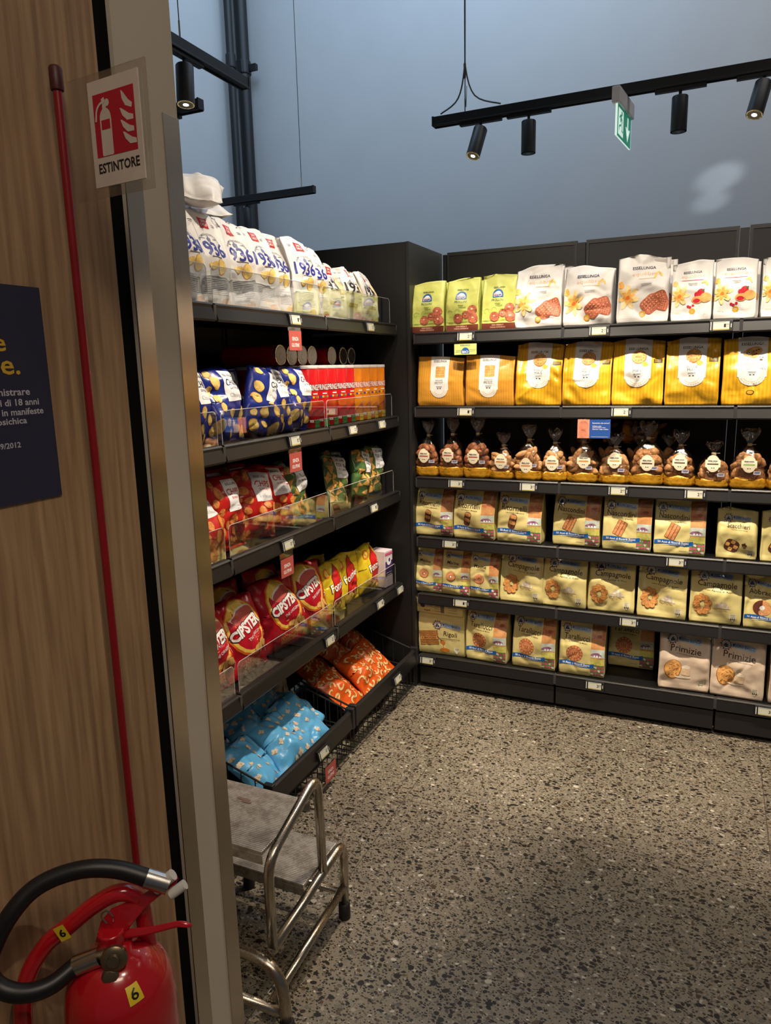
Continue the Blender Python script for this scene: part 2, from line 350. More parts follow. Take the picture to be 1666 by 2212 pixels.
class Art:
    def __init__(s, surf, step=.00022, base=.0011): s.s = surf; s.parts = {}; s.cur = 'print'; s.bb = []; s.step = step; s.base = base
    def part(s, n): s.cur = n; return s
    def put(s, v, f, m, L=None):
        if s.s.fine: v, f = split(v, f, L or .0075)
        v = np.array(v, float)
        W, H = s.s.w/2*.985, s.s.h*.995
        v[:, 0] = np.clip(v[:, 0], -W, W); v[:, 1] = np.clip(v[:, 1], .001, H)
        lo, hi = v.min(0), v.max(0); lev = 0      # print layers: one above whatever it covers
        for (a_, b_, c_, d_, l_) in s.bb:
            if l_ >= lev and lo[0] < b_ and hi[0] > a_ and lo[1] < d_ and hi[1] > c_: lev = l_+1
        s.bb.append((lo[0], hi[0], lo[1], hi[1], lev))
        p = s.s.at(v[:, 0], v[:, 1], s.base+s.step*lev)
        d = s.parts.setdefault(s.cur, [[], [], [], []])
        if m not in d[3]: d[3].append(m)
        b = len(d[0]); d[0] += [tuple(q) for q in p]; d[1] += [tuple(i+b for i in t) for t in f]; d[2] += [d[3].index(m)]*len(f)
    def xf(s, v, cx, cz, a):
        c, q = cos(R(a)), sin(R(a)); return [(cx+x*c-z*q, cz+x*q+z*c) for x, z in v]
    def rect(s, cx, cz, w, h, m, a=0, rr=0):
        if rr:
            pts = []
            for (sx, sz, a0) in ((1, 1, 0), (-1, 1, 90), (-1, -1, 180), (1, -1, 270)):
                for k in range(4):
                    t = R(a0+30*k); pts.append((sx*(w/2-rr)+rr*cos(t), sz*(h/2-rr)+rr*sin(t)))
            return s.poly(pts, m, cx, cz, a)
        nx = max(1, math.ceil(w/.009)) if s.s.fine else 1; nz = max(1, math.ceil(h/.009)) if s.s.fine else 1
        v = [(-w/2+w*i/nx, -h/2+h*j/nz) for j in range(nz+1) for i in range(nx+1)]; f = []
        for j in range(nz):
            for i in range(nx):
                q = j*(nx+1)+i; f += [(q, q+1, q+nx+2), (q, q+nx+2, q+nx+1)]
        s.put(s.xf(v, cx, cz, a), f, m, 1)
    def poly(s, pts, m, cx=0, cz=0, a=0):
        n = len(pts); mx = sum(p[0] for p in pts)/n; mz = sum(p[1] for p in pts)/n
        v = [(mx, mz)]+list(pts); f = [(0, i+1, (i+1) % n+1) for i in range(n)]
        if sum(pts[i][0]*pts[(i+1) % n][1]-pts[(i+1) % n][0]*pts[i][1] for i in range(n)) < 0: f = [t[::-1] for t in f]
        s.put(s.xf(v, cx, cz, a), f, m)
    def ell(s, cx, cz, rx, rz, m, a=0, n=18, wob=0, seed=0, a0=0, a1=360):
        rnd = random.Random(seed*977+3); ph = [rnd.random()*6.28 for _ in range(4)]
        pts = []
        for i in range(n+(0 if a1-a0 >= 360 else 1)):
            t = R(a0+(a1-a0)*i/n); k = 1+wob*(sin(2*t+ph[0])*.5+sin(3*t+ph[1])*.5+sin(5*t+ph[2])*.35)
            pts.append((rx*cos(t)*k, rz*sin(t)*k))
        if a1-a0 < 360: pts.append((0, 0))
        s.poly(pts, m, cx, cz, a)
    def ring(s, cx, cz, r0, r1, m, n=28, a0=0, a1=360, sz=1):
        v = []; f = []
        for i in range(n+1):
            t = R(a0+(a1-a0)*i/n); v += [(cx+r0*cos(t), cz+r0*sin(t)*sz), (cx+r1*cos(t), cz+r1*sin(t)*sz)]
        for i in range(n): q = 2*i; f += [(q, q+1, q+3), (q, q+3, q+2)]
        s.put(v, f, m)
    def text(s, t, cx, cz, w, h, m, bold=.012, shear=0, a=0, arc=0):
        v, f = text2d(t, bold, shear); v = [(x*w, z*h) for x, z in v]
        if arc: v = [((arc+z)*sin(x/arc), (arc+z)*cos(x/arc)-arc) for x, z in v]
        old = s.cur; s.cur = 'lettering' if old == 'print' else old
        s.put(s.xf(v, cx, cz, a), f, m, .0055); s.cur = old
    def lines(s, cx, cz, w, n, dz, m, h=.0014, seed=1, ragged=.15):
        r = random.Random(seed)
        for i in range(n):
            ww = w*(1-ragged*r.random()); s.rect(cx, cz-i*dz, ww, h, m)
    def build(s, parent):
        for k, (v, f, mi, ms) in s.parts.items():
            me = bpy.data.meshes.new(k); me.from_pydata(v, [], f)
            for m in ms: me.materials.append(m)
            me.polygons.foreach_set('material_index', mi); me.polygons.foreach_set('use_smooth', [True]*len(f)); me.update()
            o = bpy.data.objects.new(k, me); COL.objects.link(o); o.parent = parent

# ---------------------------------------------------------------- bag bodies
def creases(X, Z, seed, n, amp, w, h):
    r = np.random.RandomState(seed); H = np.zeros_like(X)
    for _ in range(n):
        cx, cz = r.uniform(-w/2, w/2), r.uniform(0, h); a = r.uniform(0, pi); wd = r.uniform(.008, .028); ln = r.uniform(.03, .11)
        p = (X-cx)*cos(a)+(Z-cz)*sin(a); q = -(X-cx)*sin(a)+(Z-cz)*cos(a)
        H += amp*r.choice([-1, -.8, .7])*r.uniform(.3, 1)*np.maximum(0, 1-np.abs(p)/wd)*np.maximum(0, 1-(q/ln)**2)
    for _ in range(5):   # larger facets meeting at an edge
        cx, cz = r.uniform(-w/2, w/2), r.uniform(0, h); a = r.uniform(0, pi); wd = r.uniform(.04, .09)
        p = (X-cx)*cos(a)+(Z-cz)*sin(a); H += amp*.9*r.choice([-1, 1])*np.maximum(0, 1-np.abs(p)/wd)
    for _ in range(3):
        kx, kz, ph = r.uniform(10, 40), r.uniform(8, 30), r.uniform(0, 6)
        H += amp*.45*np.sin(kx*X+kz*Z+ph)
    return H
def bag_mesh(name, kind, w, h, d, seed, mats, parent, wr=1., top=.008, fold=0., base_h=0, ncr=22, seal=0):
    """kind 'block' = flat bottomed bag narrowing to a flat seal; 'pillow' = sealed at both ends. Front faces -Y, stands on z=0"""
    nu, nv, nb, ns = 30, 36, 8, 3
    s_ = np.linspace(-1, 1, nu+1); t_ = np.linspace(0, 1, nv+1)
    Sg, T = np.meshgrid(s_, t_); X0 = Sg*w/2; Z = T*h
    if kind == 'block':
        dep = np.where(T < .5, d, d+(top-d)*np.clip((T-.5)/.46, 0, 1)**1.1)
        dep = dep*(1-.10*np.exp(-(T/.05)**2))
        X = X0*(1-.02*np.sin(pi*T))*(1-.035*np.exp(-(T/.06)**2))
        mask = np.clip((1-np.abs(Sg))*7, 0, 1)*np.clip(T*9, .0, 1)
        bulge = .010*(1-Sg**2)*np.sin(pi*T)
        Yf = -dep/2-bulge-creases(X, Z, seed, ncr, .0060*wr, w, h)*mask
        edge = -dep/2
    else:
        pu = np.maximum(0, 1-np.abs(Sg)**2.4)**.62; pv = np.maximum(0, np.sin(pi*T**.88))**.6
        X = X0*(1-.07*pv); Z = Z+.012*(Sg**2)*np.where(T > .5, -1, .6)*np.sin(pi*T)
        mask = np.clip((1-np.abs(Sg))*6, 0, 1)
        rs = np.random.RandomState(seed+5); k1, k2 = rs.uniform(60, 110), rs.uniform(90, 140)
        foldw = .003*wr*(np.sin(k1*X0+rs.uniform(0, 6))+.6*np.sin(k2*X0+1))*(np.exp(-((1-T)/.16)**2)+np.exp(-(T/.14)**2))
        Yf = -.0015-d/2*pu*pv-(creases(X, Z, seed, ncr, .0070*wr, w, h)+foldw)*mask
        edge = -.0015*np.ones_like(T)
    # whole bag warp: bend and droop
    rs = np.random.RandomState(seed+11); bend = rs.uniform(-.010, .010)*wr
    Yf = Yf+bend*np.sin(pi*T*1.0)*.6+rs.uniform(-.008, .008)*wr*Sg*T
    if fold:   # top corner nodding forward or back
        Yf = Yf+fold*np.clip((T-.8)/.2, 0, 1)**1.6*(1+.5*Sg)
    zt = Z+rs.uniform(-.004, .004)*Sg*np.clip((T-.7)*3, 0, 1)
    s0 = rs.uniform(-.5, .5); zt = zt-wr*(.010*np.abs(Sg-s0)**1.5+.0015*np.sin(5*Sg+seed))*np.clip((T-.82)/.18, 0, 1)**1.5
    front = np.stack([X, Yf, zt], -1)
    rings = []
    for j in range(nv+1):
        ring = [tuple(p) for p in front[j]]
        pr, pl = front[j, -1], front[j, 0]; t = t_[j]
        if kind == 'block':
            dd = dep[j, 0]
            for k in range(1, ns+1):
                f = k/(ns+1); ring.append((pr[0]-(.014*sin(pi*f))*min(1, t*2.2)*(d/.07), pr[1]+dd*f, pr[2]))
            yb = pr[1]+dd
            for k in range(nb+1): f = k/nb; ring.append((pr[0]+(pl[0]-pr[0])*f, yb+.006*sin(pi*f)*sin(pi*t), pr[2]+(pl[2]-pr[2])*f))
            for k in range(1, ns+1):
                f = k/(ns+1); ring.append((pl[0]+(.014*sin(pi*f))*min(1, t*2.2)*(d/.07), pl[1]+dd*(1-f), pl[2]))
        else:
            for k in range(1, nb*2):
                f = k/(nb*2); s2 = 1-2*f
                ring.append((pr[0]+(pl[0]-pr[0])*f, .0015+d/2*.9*(max(0, 1-abs(s2)**2.4)**.62)*max(0, sin(pi*t**.88))**.6+pr[1], pr[2]+(pl[2]-pr[2])*f))
        rings.append(ring)
    b = MB(); b.rings(rings, 0)
    o = b.build(name, mats, parent, smooth='all')
    return Surf(front, w, h)

# ================================================================ SETTING
def struct(name, b, mats, **k):
    o = b.build(name, mats, **k); o['kind'] = 'structure'; return o
b = MB(); b.box(-4.16, 4.5, -2.5, 6.2, -.06, 0); struct('floor', b, mat_floor())
wallm = mat('wall_paint', (196, 197, 198), .75, 0, .04, 200, .02, 3)
b = MB(); b.box(-4.3, 4.5, 6.2, 6.3, 0, 6.6); struct('wall_back', b, wallm)
b = MB(); b.box(-4.3, -4.16, -2.5, 6.2, 0, 6.6); struct('wall_left', b, wallm)
WX = -.88
b = MB(); b.box(WX-.04, WX, -1.2, .925, 0, 3.3); struct('wall_wood_panelling', b, mat_wood())
b = MB(); b.box(WX-.04, WX-.008, .925, .961, 0, 3.3); struct('trim_1', b, mat('gap_black', (12, 12, 13), .9, 0, 0, 1, .05, 5, .1))
b = MB(); b.box(WX-.5, WX, .961, 1.103, 0, 3.3); struct('wall_partition_end', b, mat('partition_paint', (192, 182, 164), .7, 0, .03, 90, .03, 6))
for nm, y0, y1, lb in (('trim_2', .9605, 1.000, ''), ('trim_3', 1.062, 1.1045, '')):
    b = MB(); b.box(WX-.0005, WX+.0022, y0, y1, 0, 1.985)
    if nm == 'trim_3': b.box(WX-.045, WX+.0022, y1-.0015, y1, 0, 1.985)
    struct(nm, b, mat_steel('guard_steel', .22, (214, 202, 184)), bevel=.0008)

# ================================================================ SHELVING UNITS
RS = [1.705, 1.378, 1.052, .765, .484, .171]       # shelf heights, back run
LS = [1.748, 1.336, .985, .535]                     # side run
def shelf_board(bay, L, zt, depth, lip=.052, lean=.012):
    """bay-local: x 0..L along the run, front at y=0, back at +depth"""
    b = MB(); b.box(.004, L-.004, .012, depth, zt-.028, zt-.003)
    o = b.build('shelf', BLACK, bay)
    b = MB()
    sec = [(-.002, zt+.001), (.014, zt+.001), (.014, zt-.006), (.006, zt-.008), (.010, zt-.030), (-.006, zt-lip), (-.010, zt-lip), (-.013, zt-lip+.006), (-.004, zt-.012), (-.006, zt-.004)]
    r0 = [(.006, y, z) for y, z in sec]; r1 = [(L-.006, y, z) for y, z in sec]
    b.rings([r1, r0]); e = b.build('price_rail', RAIL, o)
    for x0 in (0, L-.006):
        b = MB(); b.box(x0, x0+.006, -.008, .02, zt-lip+.004, zt-.004, 0); b.build('end_clip', mat('clip_grey', (60, 60, 62), .35), o)
def bay(label, loc, rz, L, shelves, depth, top, base, group):
    t = thing('shelving_unit', label, 'shelving', loc, (0, 0, rz), group)
    b = MB(); b.box(.024, L-.024, depth, depth+.012, .05, top-.012); b.build('back_panel', PANEL, t)
    b = MB(); z1 = top
    b.box(.020, L-.020, depth-.004, depth+.014, z1-.016, z1); b.box(.020, .032, depth-.004, depth+.014, 0.05, z1-.016); b.box(L-.032, L-.020, depth-.004, depth+.014, .05, z1-.016)
    b.build('panel_frame', EDGE, t)
    for x0 in (.0, L-.018):
        b = MB(); b.box(x0, x0+.018, depth-.012, depth+.02, 0, z1-.01); b.build('upright', BLACK, t)
    for z in shelves: shelf_board(t, L, z, depth)
    b = MB()
    if base == 'kick':
        b.box(.004, L-.004, .012, depth, .03, .10); b.build('base_shelf', BLACK, t)
        b = MB(); b.rings([[(L-.005, y, z) for y, z in ((.0, .108), (.02, .118), (.03, .118), (.03, .022), (.012, .020), (.0, .028))], [(.005, y, z) for y, z in ((.0, .108), (.02, .118), (.03, .118), (.03, .022), (.012, .020), (.0, .028))]])
        b.build('kick_plate', mat('kick_black', (27, 27, 28), .42), t)
    else:
        b.box(.004, L-.004, .02, depth, 0, .028); b.build('base_shelf', BLACK, t)
    return t
names = ['first', 'second', 'third', 'fourth']
for i in range(4):
    bay('black shelving bay of biscuits against the back, %s from the corner' % names[i], (-1.25+.665*i if i else -1.25, 3.115, 0), 0, .665, RS, .405, 2.10, 'kick', 'black shelving bays of the biscuit run')
for i in range(3):
    y0 = 3.10-.665*(i+1)
    bay('black shelving bay of crisps along the side, %s from the corner' % names[i], (-1.335, y0, 0), R(90), .665, LS, .44, 2.10, 'floor', 'black shelving bays of the crisps run')
b = MB(); b.box(-1.86, -1.279, 3.112, 3.128, 0, 2.10)
props(b.build('end_panel', [PANEL], bevel=.001), 'tall plain black end panel closing the crisps shelving at the corner', 'panel')
b = MB(); b.box(-1.279, -1.265, 3.105, 3.54, 0, 2.10)
props(b.build('end_panel', [mat('panel_side', (27, 28, 29), .5)], bevel=.001), 'narrow black side panel at the left end of the biscuit shelving', 'panel')

# ================================================================ ELECTRONIC PRICE LABELS
def price_label(pos, rz, main, cents, label, group, tilt=-8):
    t = thing('price_label', label, 'price label', pos, (R(tilt), 0, rz), group)
    b = MB(); b.box(-.041, .041, .0, .010, -.021, .021); b.build('case', FIX, t, bevel=.002)
    a = Art(flat((0, 0, -.021), (1, 0, 0), (0, 0, 1), .082, .042))
    a.part('screen').rect(0, .021, .056, .031, mat('eink', (205, 205, 190), .4, 0, 0, 1, .02)); a.rect(0, .0078, .056, .0028, mat('eink_gold', (190, 165, 70), .4))
    a.part('digits').text(main, .013, .0215, .0075, .013, INKB, .02); a.text(cents, .0222, .025, .0085, .0065, INKB, 0)
    a.rect(.0180, .0152, .0012, .0012, INKB); a.rect(.0225, .0185, .006, .0008, INKB)
    a.lines(-.005, .0335, .042, 1, .003, GREY, .0014)
    a.part('bar_mark')
    for k in range(9): a.rect(-.0355, .008+k*.0033, .0035, .0018 if k % 2 else .0026, WHITE)
    a.rect(.0345, .021, .003, .014, LGREY)
    a.build(t); return t
PR = [(-1.001, 1.680, '2', '39', 'under the three lime green bags'), (-.438, 1.680, '2', '29', 'under the white bags with waffle biscuits'), (.011, 1.680, '1', '99', 'under the white bags with strawberries'),
      (-1.002, 1.354, '1', '39', 'under the two square orange bags'), (-.34, 1.354, '2', '17', 'under the yellow bags, beside the blue card'),
      (-1.047, 1.028, '3', '19', 'left end of the see-through bag shelf'), (-.716, 1.028, '3', '09', 'second along the see-through bag shelf'), (-.34, 1.028, '2', '89', 'third along the see-through bag shelf'), (-.045, 1.028, '2', '99', 'fourth along the see-through bag shelf'),
      (-1.078, .742, '3', '49', 'under the leftmost chequered roll biscuits bag'), (-.10, .742, '3', '99', 'under the grooved finger biscuits bags'),
      (-1.027, .461, '1', '89', 'under the small ring biscuit bags'), (-.274, .461, '3', '49', 'under the knotted ring biscuit bags'),
      (-1.199, .148, '3', '99', 'under the wrapped honey biscuit packs, lowest shelf'), (-.407, .148, '3', '99', 'under the round stamped biscuits, lowest shelf'), (.268, .148, '3', '39', 'at the right edge of the lowest shelf')]
for x, z, m_, c_, wh in PR:
    price_label((x, 3.098, z), 0, m_, c_, 'small electronic price label reading %s.%s %s' % (m_, c_, wh), 'electronic price labels on the biscuit shelves')
PL = [(2.205, 1.722, '1', '89', 'above the top red card'), (2.806, 1.722, '2', '29', 'under the black numbered crisps bags'), (2.164, 1.312, '0', '99', 'above the second red card'), (2.613, 1.312, '2', '19', 'under the red crisp tubes'),
      (2.897, 1.312, '2', '19', 'under the orange crisp tubes'), (2.087, .958, '0', '99', 'above the third red card'), (2.792, .958, '1', '59', 'under the green tortilla bags'),
      (2.356, .508, '2', '39', 'under the large red snack bags'), (2.832, .508, '1', '59', 'under the yellow snack bags'), (3.06, .508, '2', '49', 'under the small white box')]
for y, z, m_, c_, wh in PL:
    price_label((-1.319, y, z), R(90), m_, c_, 'small electronic price label reading %s.%s %s' % (m_, c_, wh), 'electronic price labels on the crisps shelves')
price_label((-1.236, 2.125, .166), R(90), '0', '99', 'small electronic price label on the near wire basket of popcorn', 'electronic price labels on the baskets', -14)
price_label((-1.236, 2.82, .164), R(90), '0', '85', 'small electronic price label on the far wire basket of orange bags', 'electronic price labels on the baskets', -14)

SALMON = mat('card_red', (186, 84, 76), .5)
def red_card(pos, label):
    t = thing('gluten_free_card', label, 'sign', pos, (0, 0, R(90)), 'red cards hanging from the crisps shelves')
    b = MB(); b.box(-.043, .043, .001, .0025, -.060, .030); b.build('holder', ACR, t)
    a = Art(flat((0, 0, -.058), (1, 0, 0), (0, 0, 1), .086, .070), base=.0)
    a.part('card').rect(0, .034, .082, .066, SALMON); a.part('lettering').text('SENZA', 0, .040, .042, .0125, WHITE, .02); a.text('GLUTINE', 0, .019, .050, .0125, WHITE, .02)
    a.build(t)
for y, z, wh in ((2.20, 1.677, 'top shelf'), (2.165, 1.262, 'second shelf'), (2.075, .905, 'third shelf')):
    red_card((-1.322, y, z), 'red hanging card reading SENZA GLUTINE below the %s of crisps' % wh)
red_card((-1.232, 2.16, .095), 'red hanging card reading SENZA GLUTINE on the near wire basket')

t = thing('organic_card', 'lime green hanging card with blue BIO arch under the top biscuit shelf', 'sign', (-1.003, 3.099, 1.628))
b = MB(); b.box(-.052, .052, .001, .003, -.026, .06); b.build('holder', ACR, t)
LIME = film('lime_film', (205, 209, 112), .42)
a = Art(flat((0, 0, -.026), (1, 0, 0), (0, 0, 1), .104, .052), base=0); TEAL = ink('teal', (40, 92, 110)); BLUE = ink('blue', (40, 100, 170))
a.part('card').rect(0, .024, .102, .047, ink('lime', (206, 214, 130), .08)); a.part('logo').text('ESSELUNGA', 0, .041, .044, .007, TEAL, .015)
a.ell(0, .012, .018, .020, BLUE, a0=0, a1=180); a.rect(0, .010, .036, .009, BLUE); a.text('BIO', 0, .013, .028, .011, WHITE, .015)
a.lines(-.03, .02, .03, 2, .006, GREY, .001); a.lines(.033, .022, .03, 2, .006, GREY, .001); a.build(t)

t = thing('offer_card', 'blue card with rose biscuits picture clipped under the second biscuit shelf', 'sign', (-.445, 3.092, 1.286))
b = MB(); b.box(-.070, .070, .001, .004, -.043, .018); b.box(-.035, .05, -.001, .006, .038, .052); b.build('holder', ACR, t)
a = Art(flat((0, 0, -.043), (1, 0, 0), (0, 0, 1), .14, .086), base=0)
a.part('card').rect(.0, .043, .132, .078, ink('card_blue', (44, 84, 160))); PK = ink('salmon', (226, 150, 122), .1); PK2 = ink('salmon_dark', (196, 110, 88), .1)
a.part('picture').rect(-.042, .043, .048, .078, PK)
for (cx, cz, r_) in ((-.042, .056, .021), (-.045, .024, .018)):
    for k in range(4): a.ring(cx, cz, r_*(.2+.22*k), r_*(.26+.22*k), PK2)
a.part('lettering').text('Il prodotto che cercavi?', .028, .066, .068, .006, WHITE, .02)
a.text('Ordinalo online', .012, .054, .036, .005, WHITE, .01); a.text('con la consegna a casa!', .020, .048, .052, .005, WHITE, .01); a.text('Scarica l app online', .026, .041, .064, .005, WHITE, .02)
a.lines(.024, .010, .07, 1, .01, LGREY, .0015)
a.build(t)

# ================================================================ ACRYLIC GUARDS on the crisps shelves
def guard(y0, y1, z, h, label):
    t = thing('acrylic_guard', label, 'shelf guard', (-1.342, y0, z), (0, 0, R(90)), 'clear acrylic guards along the crisps shelves')
    L = y1-y0; b = MB()
    r_ = .012
    prof = [(0, 0), (L, 0), (L, h-r_), (L-r_*.3, h-r_*.3), (L-r_, h), (r_, h), (r_*.3, h-r_*.3), (0, h-r_)]
    b.rings([[(x, .001, z_) for x, z_ in prof], [(x, .0035, z_) for x, z_ in prof]])
    b.build('pane', ACR, t)
    b = MB(); b.tube([(0, .00225, 0), (0, .00225, h-r_), (r_*.4, .00225, h-r_*.3), (r_, .00225, h), (L-r_, .00225, h), (L-r_*.4, .00225, h-r_*.3), (L, .00225, h-r_), (L, .00225, 0)], .0011, 5)
    b.build('polished_edge', ACRE, t)
    b = MB(); b.box(0, .0035, .0035, .12, 0, h*.85); b.build('side_wing', ACR, t)
SN = ['top', 'second', 'third', 'fourth']
for i, z in enumerate(LS):
    for (y0, y1, nm) in ((1.12, 1.762, 'near'), (1.785, 2.425, 'middle'), (2.442, 3.06, 'far')):
        guard(y0, y1, z+.002, .100 if i else .106, 'clear acrylic guard on the %s crisps shelf, %s section' % (SN[i], nm))

# ================================================================ ARTWORK
GOLDI = ink('gold', (214, 160, 40)); BROWN = ink('brown', (62, 42, 32)); ORNG = ink('orange', (232, 150, 60), .1)
CK = food('biscuit', (196, 134, 78)); CKD = food('cocoa', (86, 50, 36)); CKG = food('golden', (214, 160, 92), .3, 60); CKR = food('red_biscuit', (188, 104, 78))
CHIP = food('crisp', (232, 196, 112), .28, 45); CHIPE = food('crisp_edge', (206, 150, 62), .25, 60)
def waffle(a, cx, cz, r, ang, m=CKR, dk=CKD):
    a.rect(cx, cz, 2*r, 1.7*r, m, ang, r*.45)
    c, s = cos(R(ang)), sin(R(ang))
    lt = food('waffle_light', (218, 146, 112), .3)
    for i in range(-2, 3):
        for j in range(-2, 3):
            x, z = i*r*.32, j*r*.28
            a.rect(cx+x*c-z*s, cz+x*s+z*c, r*.19, r*.16, lt, ang)
def round_ck(a, cx, cz, r, m=CKR, rim=CKD, sz=.95):
    a.ell(cx, cz, r*1.04, r*1.04*sz, rim, wob=.02); a.ell(cx, cz+r*.04, r*.96, r*.95*sz, m, wob=.02); a.ell(cx-r*.1, cz+r*.2, r*.22, r*.14, ink('cream', (240, 214, 180)), wob=.2)
def flower(a, cx, cz, r, seed=0):
    P1 = ink('petal_pale', (250, 216, 150), .12); P2 = ink('petal', (246, 178, 90), .2); P3 = ink('petal_core', (236, 120, 50), .2)
    for k in range(7):
        t = k*51+seed*13; a.ell(cx+r*.55*cos(R(t)), cz+r*.62*sin(R(t)), r*.5, r*.24, P1, t, wob=.15, seed=k)
    for k in range(6):
        t = k*60+20; a.ell(cx+r*.3*cos(R(t)), cz+r*.33*sin(R(t)), r*.34, r*.17, P2, t, wob=.12, seed=k+3)
    a.ell(cx, cz-r*.05, r*.18, r*.2, P3, wob=.2)
def art_bio(a, w, h, v):
    G1 = ink('lime_deep', (176, 190, 84), .15); G2 = ink('lime_green', (120, 150, 70), .1)
    a.part('picture').rect(0, .062, w*.98, .045, ink('meadow', (196, 206, 104), .12), 0)
    for k in range(5): a.lines(0, .085-k*.012, w*.9, 1, .1, G1, .0012, k)
    for (x, z, r_) in ((-.055, .078, .012), (-.02, .083, .011)): a.ring(x, z, r_*.9, r_, G2, 16, 0, 250)
    for k in range(7): a.rect(-.012+k*.0045, .1, .003, .004+.0012*((k*5) % 4), G2)
    for (x, z, r_) in ((.048, .088, .021), (.018, .068, .017), (-.018, .054, .021), (.052, .052, .022)): round_ck(a, x, z, r_, CKR, food('rb_dark', (150, 76, 56)))
    a.part('band').rect(0, .0135, w*.985, .027, ink('maroon', (116, 58, 44))); a.text('CON CEREALI E', -.004, .0195, .052, .006, ink('tan', (230, 190, 160)), .02); a.text('FARINA INTEGRALE', -.004, .0105, .068, .006, ink('tan', (230, 190, 160)), .02)
    a.part('logo').ell(-.005, .146, .024, .024, BLUE, a0=0, a1=180); a.rect(-.005, .141, .048, .012, BLUE); a.ell(-.005, .147, .016, .015, WHITE, a0=0, a1=180)
    a.text('BIO', -.005, .1455, .038, .015, WHITE, .018); a.text('BIO', -.005, .1455, .034, .012, ink('biored', (180, 60, 70)), -.005)
    a.part('lettering').text('ESSELUNGA', 0, .177, .052, .007, ink('bio_green', (30, 84, 74)), .015); a.text('FROLLINI', -.006, .124, .056, .010, ink('bio_green', (30, 84, 74)), 0, .2)
    a.text('300 g', -.055, .036, .020, .006, G2); a.lines(-.005, .110, .026, 2, .004, G2)
def art_equi(kind):
    def f(a, w, h, v):
        s = w/.2; N_ = ink('essel_navy', (24, 30, 62)); TAN = ink('tan_letter', (224, 178, 128))
        a.part('picture')
        if kind == 'waffle':
            flower(a, -.058, h*.38, .044, v); a.ell(-.088, h*.56, .012, .016, ink('petal', (246, 178, 90), .2), wob=.2)
            for (x, z, an) in ((.052, .72, 40), (.066, .69, -60), (.045, .66, 70)): a.ell(x*s, z*h, .011, .004, ink('petal_gold', (246, 196, 90), .2), an)
            waffle(a, .060, h*.325, .033, 20); waffle(a, .072, h*.25, .026, -15); waffle(a, .030, h*.265, .036, 42)
            a.ell(.0, h*.125, .0125, .0125, GOLDI); a.lines(.0, h*.14, .014, 3, .004, WHITE, .0012)
            a.part('lettering').text('ESSELUNGA', .0, h*.80, .088, .0125, N_, .018); a.text('equilibrio', .008, h*.70, .104, .020, TAN, -.008)
            a.lines(.012, h*.635, .06, 1, .01, TAN); a.lines(.012, h*.56, .045, 3, .004, GREY, .0011)
        else:
            flower(a, -.045, h*.42, .036, v); a.ell(-.062, h*.62, .009, .012, ink('petal', (246, 178, 90), .2), wob=.2)
            for (x, z, an) in ((.042, .63, 20), (.052, .60, -60)): a.ell(x, z*h, .010, .004, ink('petal_gold', (246, 196, 90), .2), an)
            B_ = food('bun', (222, 164, 96), .2, 50); RB = food('berry', (196, 40, 56), .2)
            a.ell(.032, h*.46, .014, .012, RB, 30); a.ell(.018, h*.43, .009, .009, RB); a.ell(.041, h*.49, .006, .003, ink('leaf', (60, 110, 60)), 30)
            a.ell(.020, h*.34, .020, .014, B_); a.ell(.018, h*.325, .013, .008, RB); a.ell(.050, h*.37, .021, .018, B_)
            for (x, z) in ((-.012, .24), (-.004, .225), (.006, .25)): a.ell(x, z*h, .005, .005, RB)
            a.ell(.004, h*.155, .011, .011, GOLDI); a.lines(.004, h*.165, .012, 2, .004, WHITE, .001)
            a.part('lettering').text('ESSELUNGA', .0, h*.80, .066, .0095, N_, .018); a.text('equilibrio', .0, h*.725, .080, .017, TAN, -.008)
            a.lines(.0, h*.665, .078, 1, .01, ink('pink', (214, 90, 130)), .002, 1, 0); a.lines(.002, h*.61, .034, 3, .004, GREY, .001); a.text('250 g', -.048, h*.13, .022, .006, TAN)
    return f
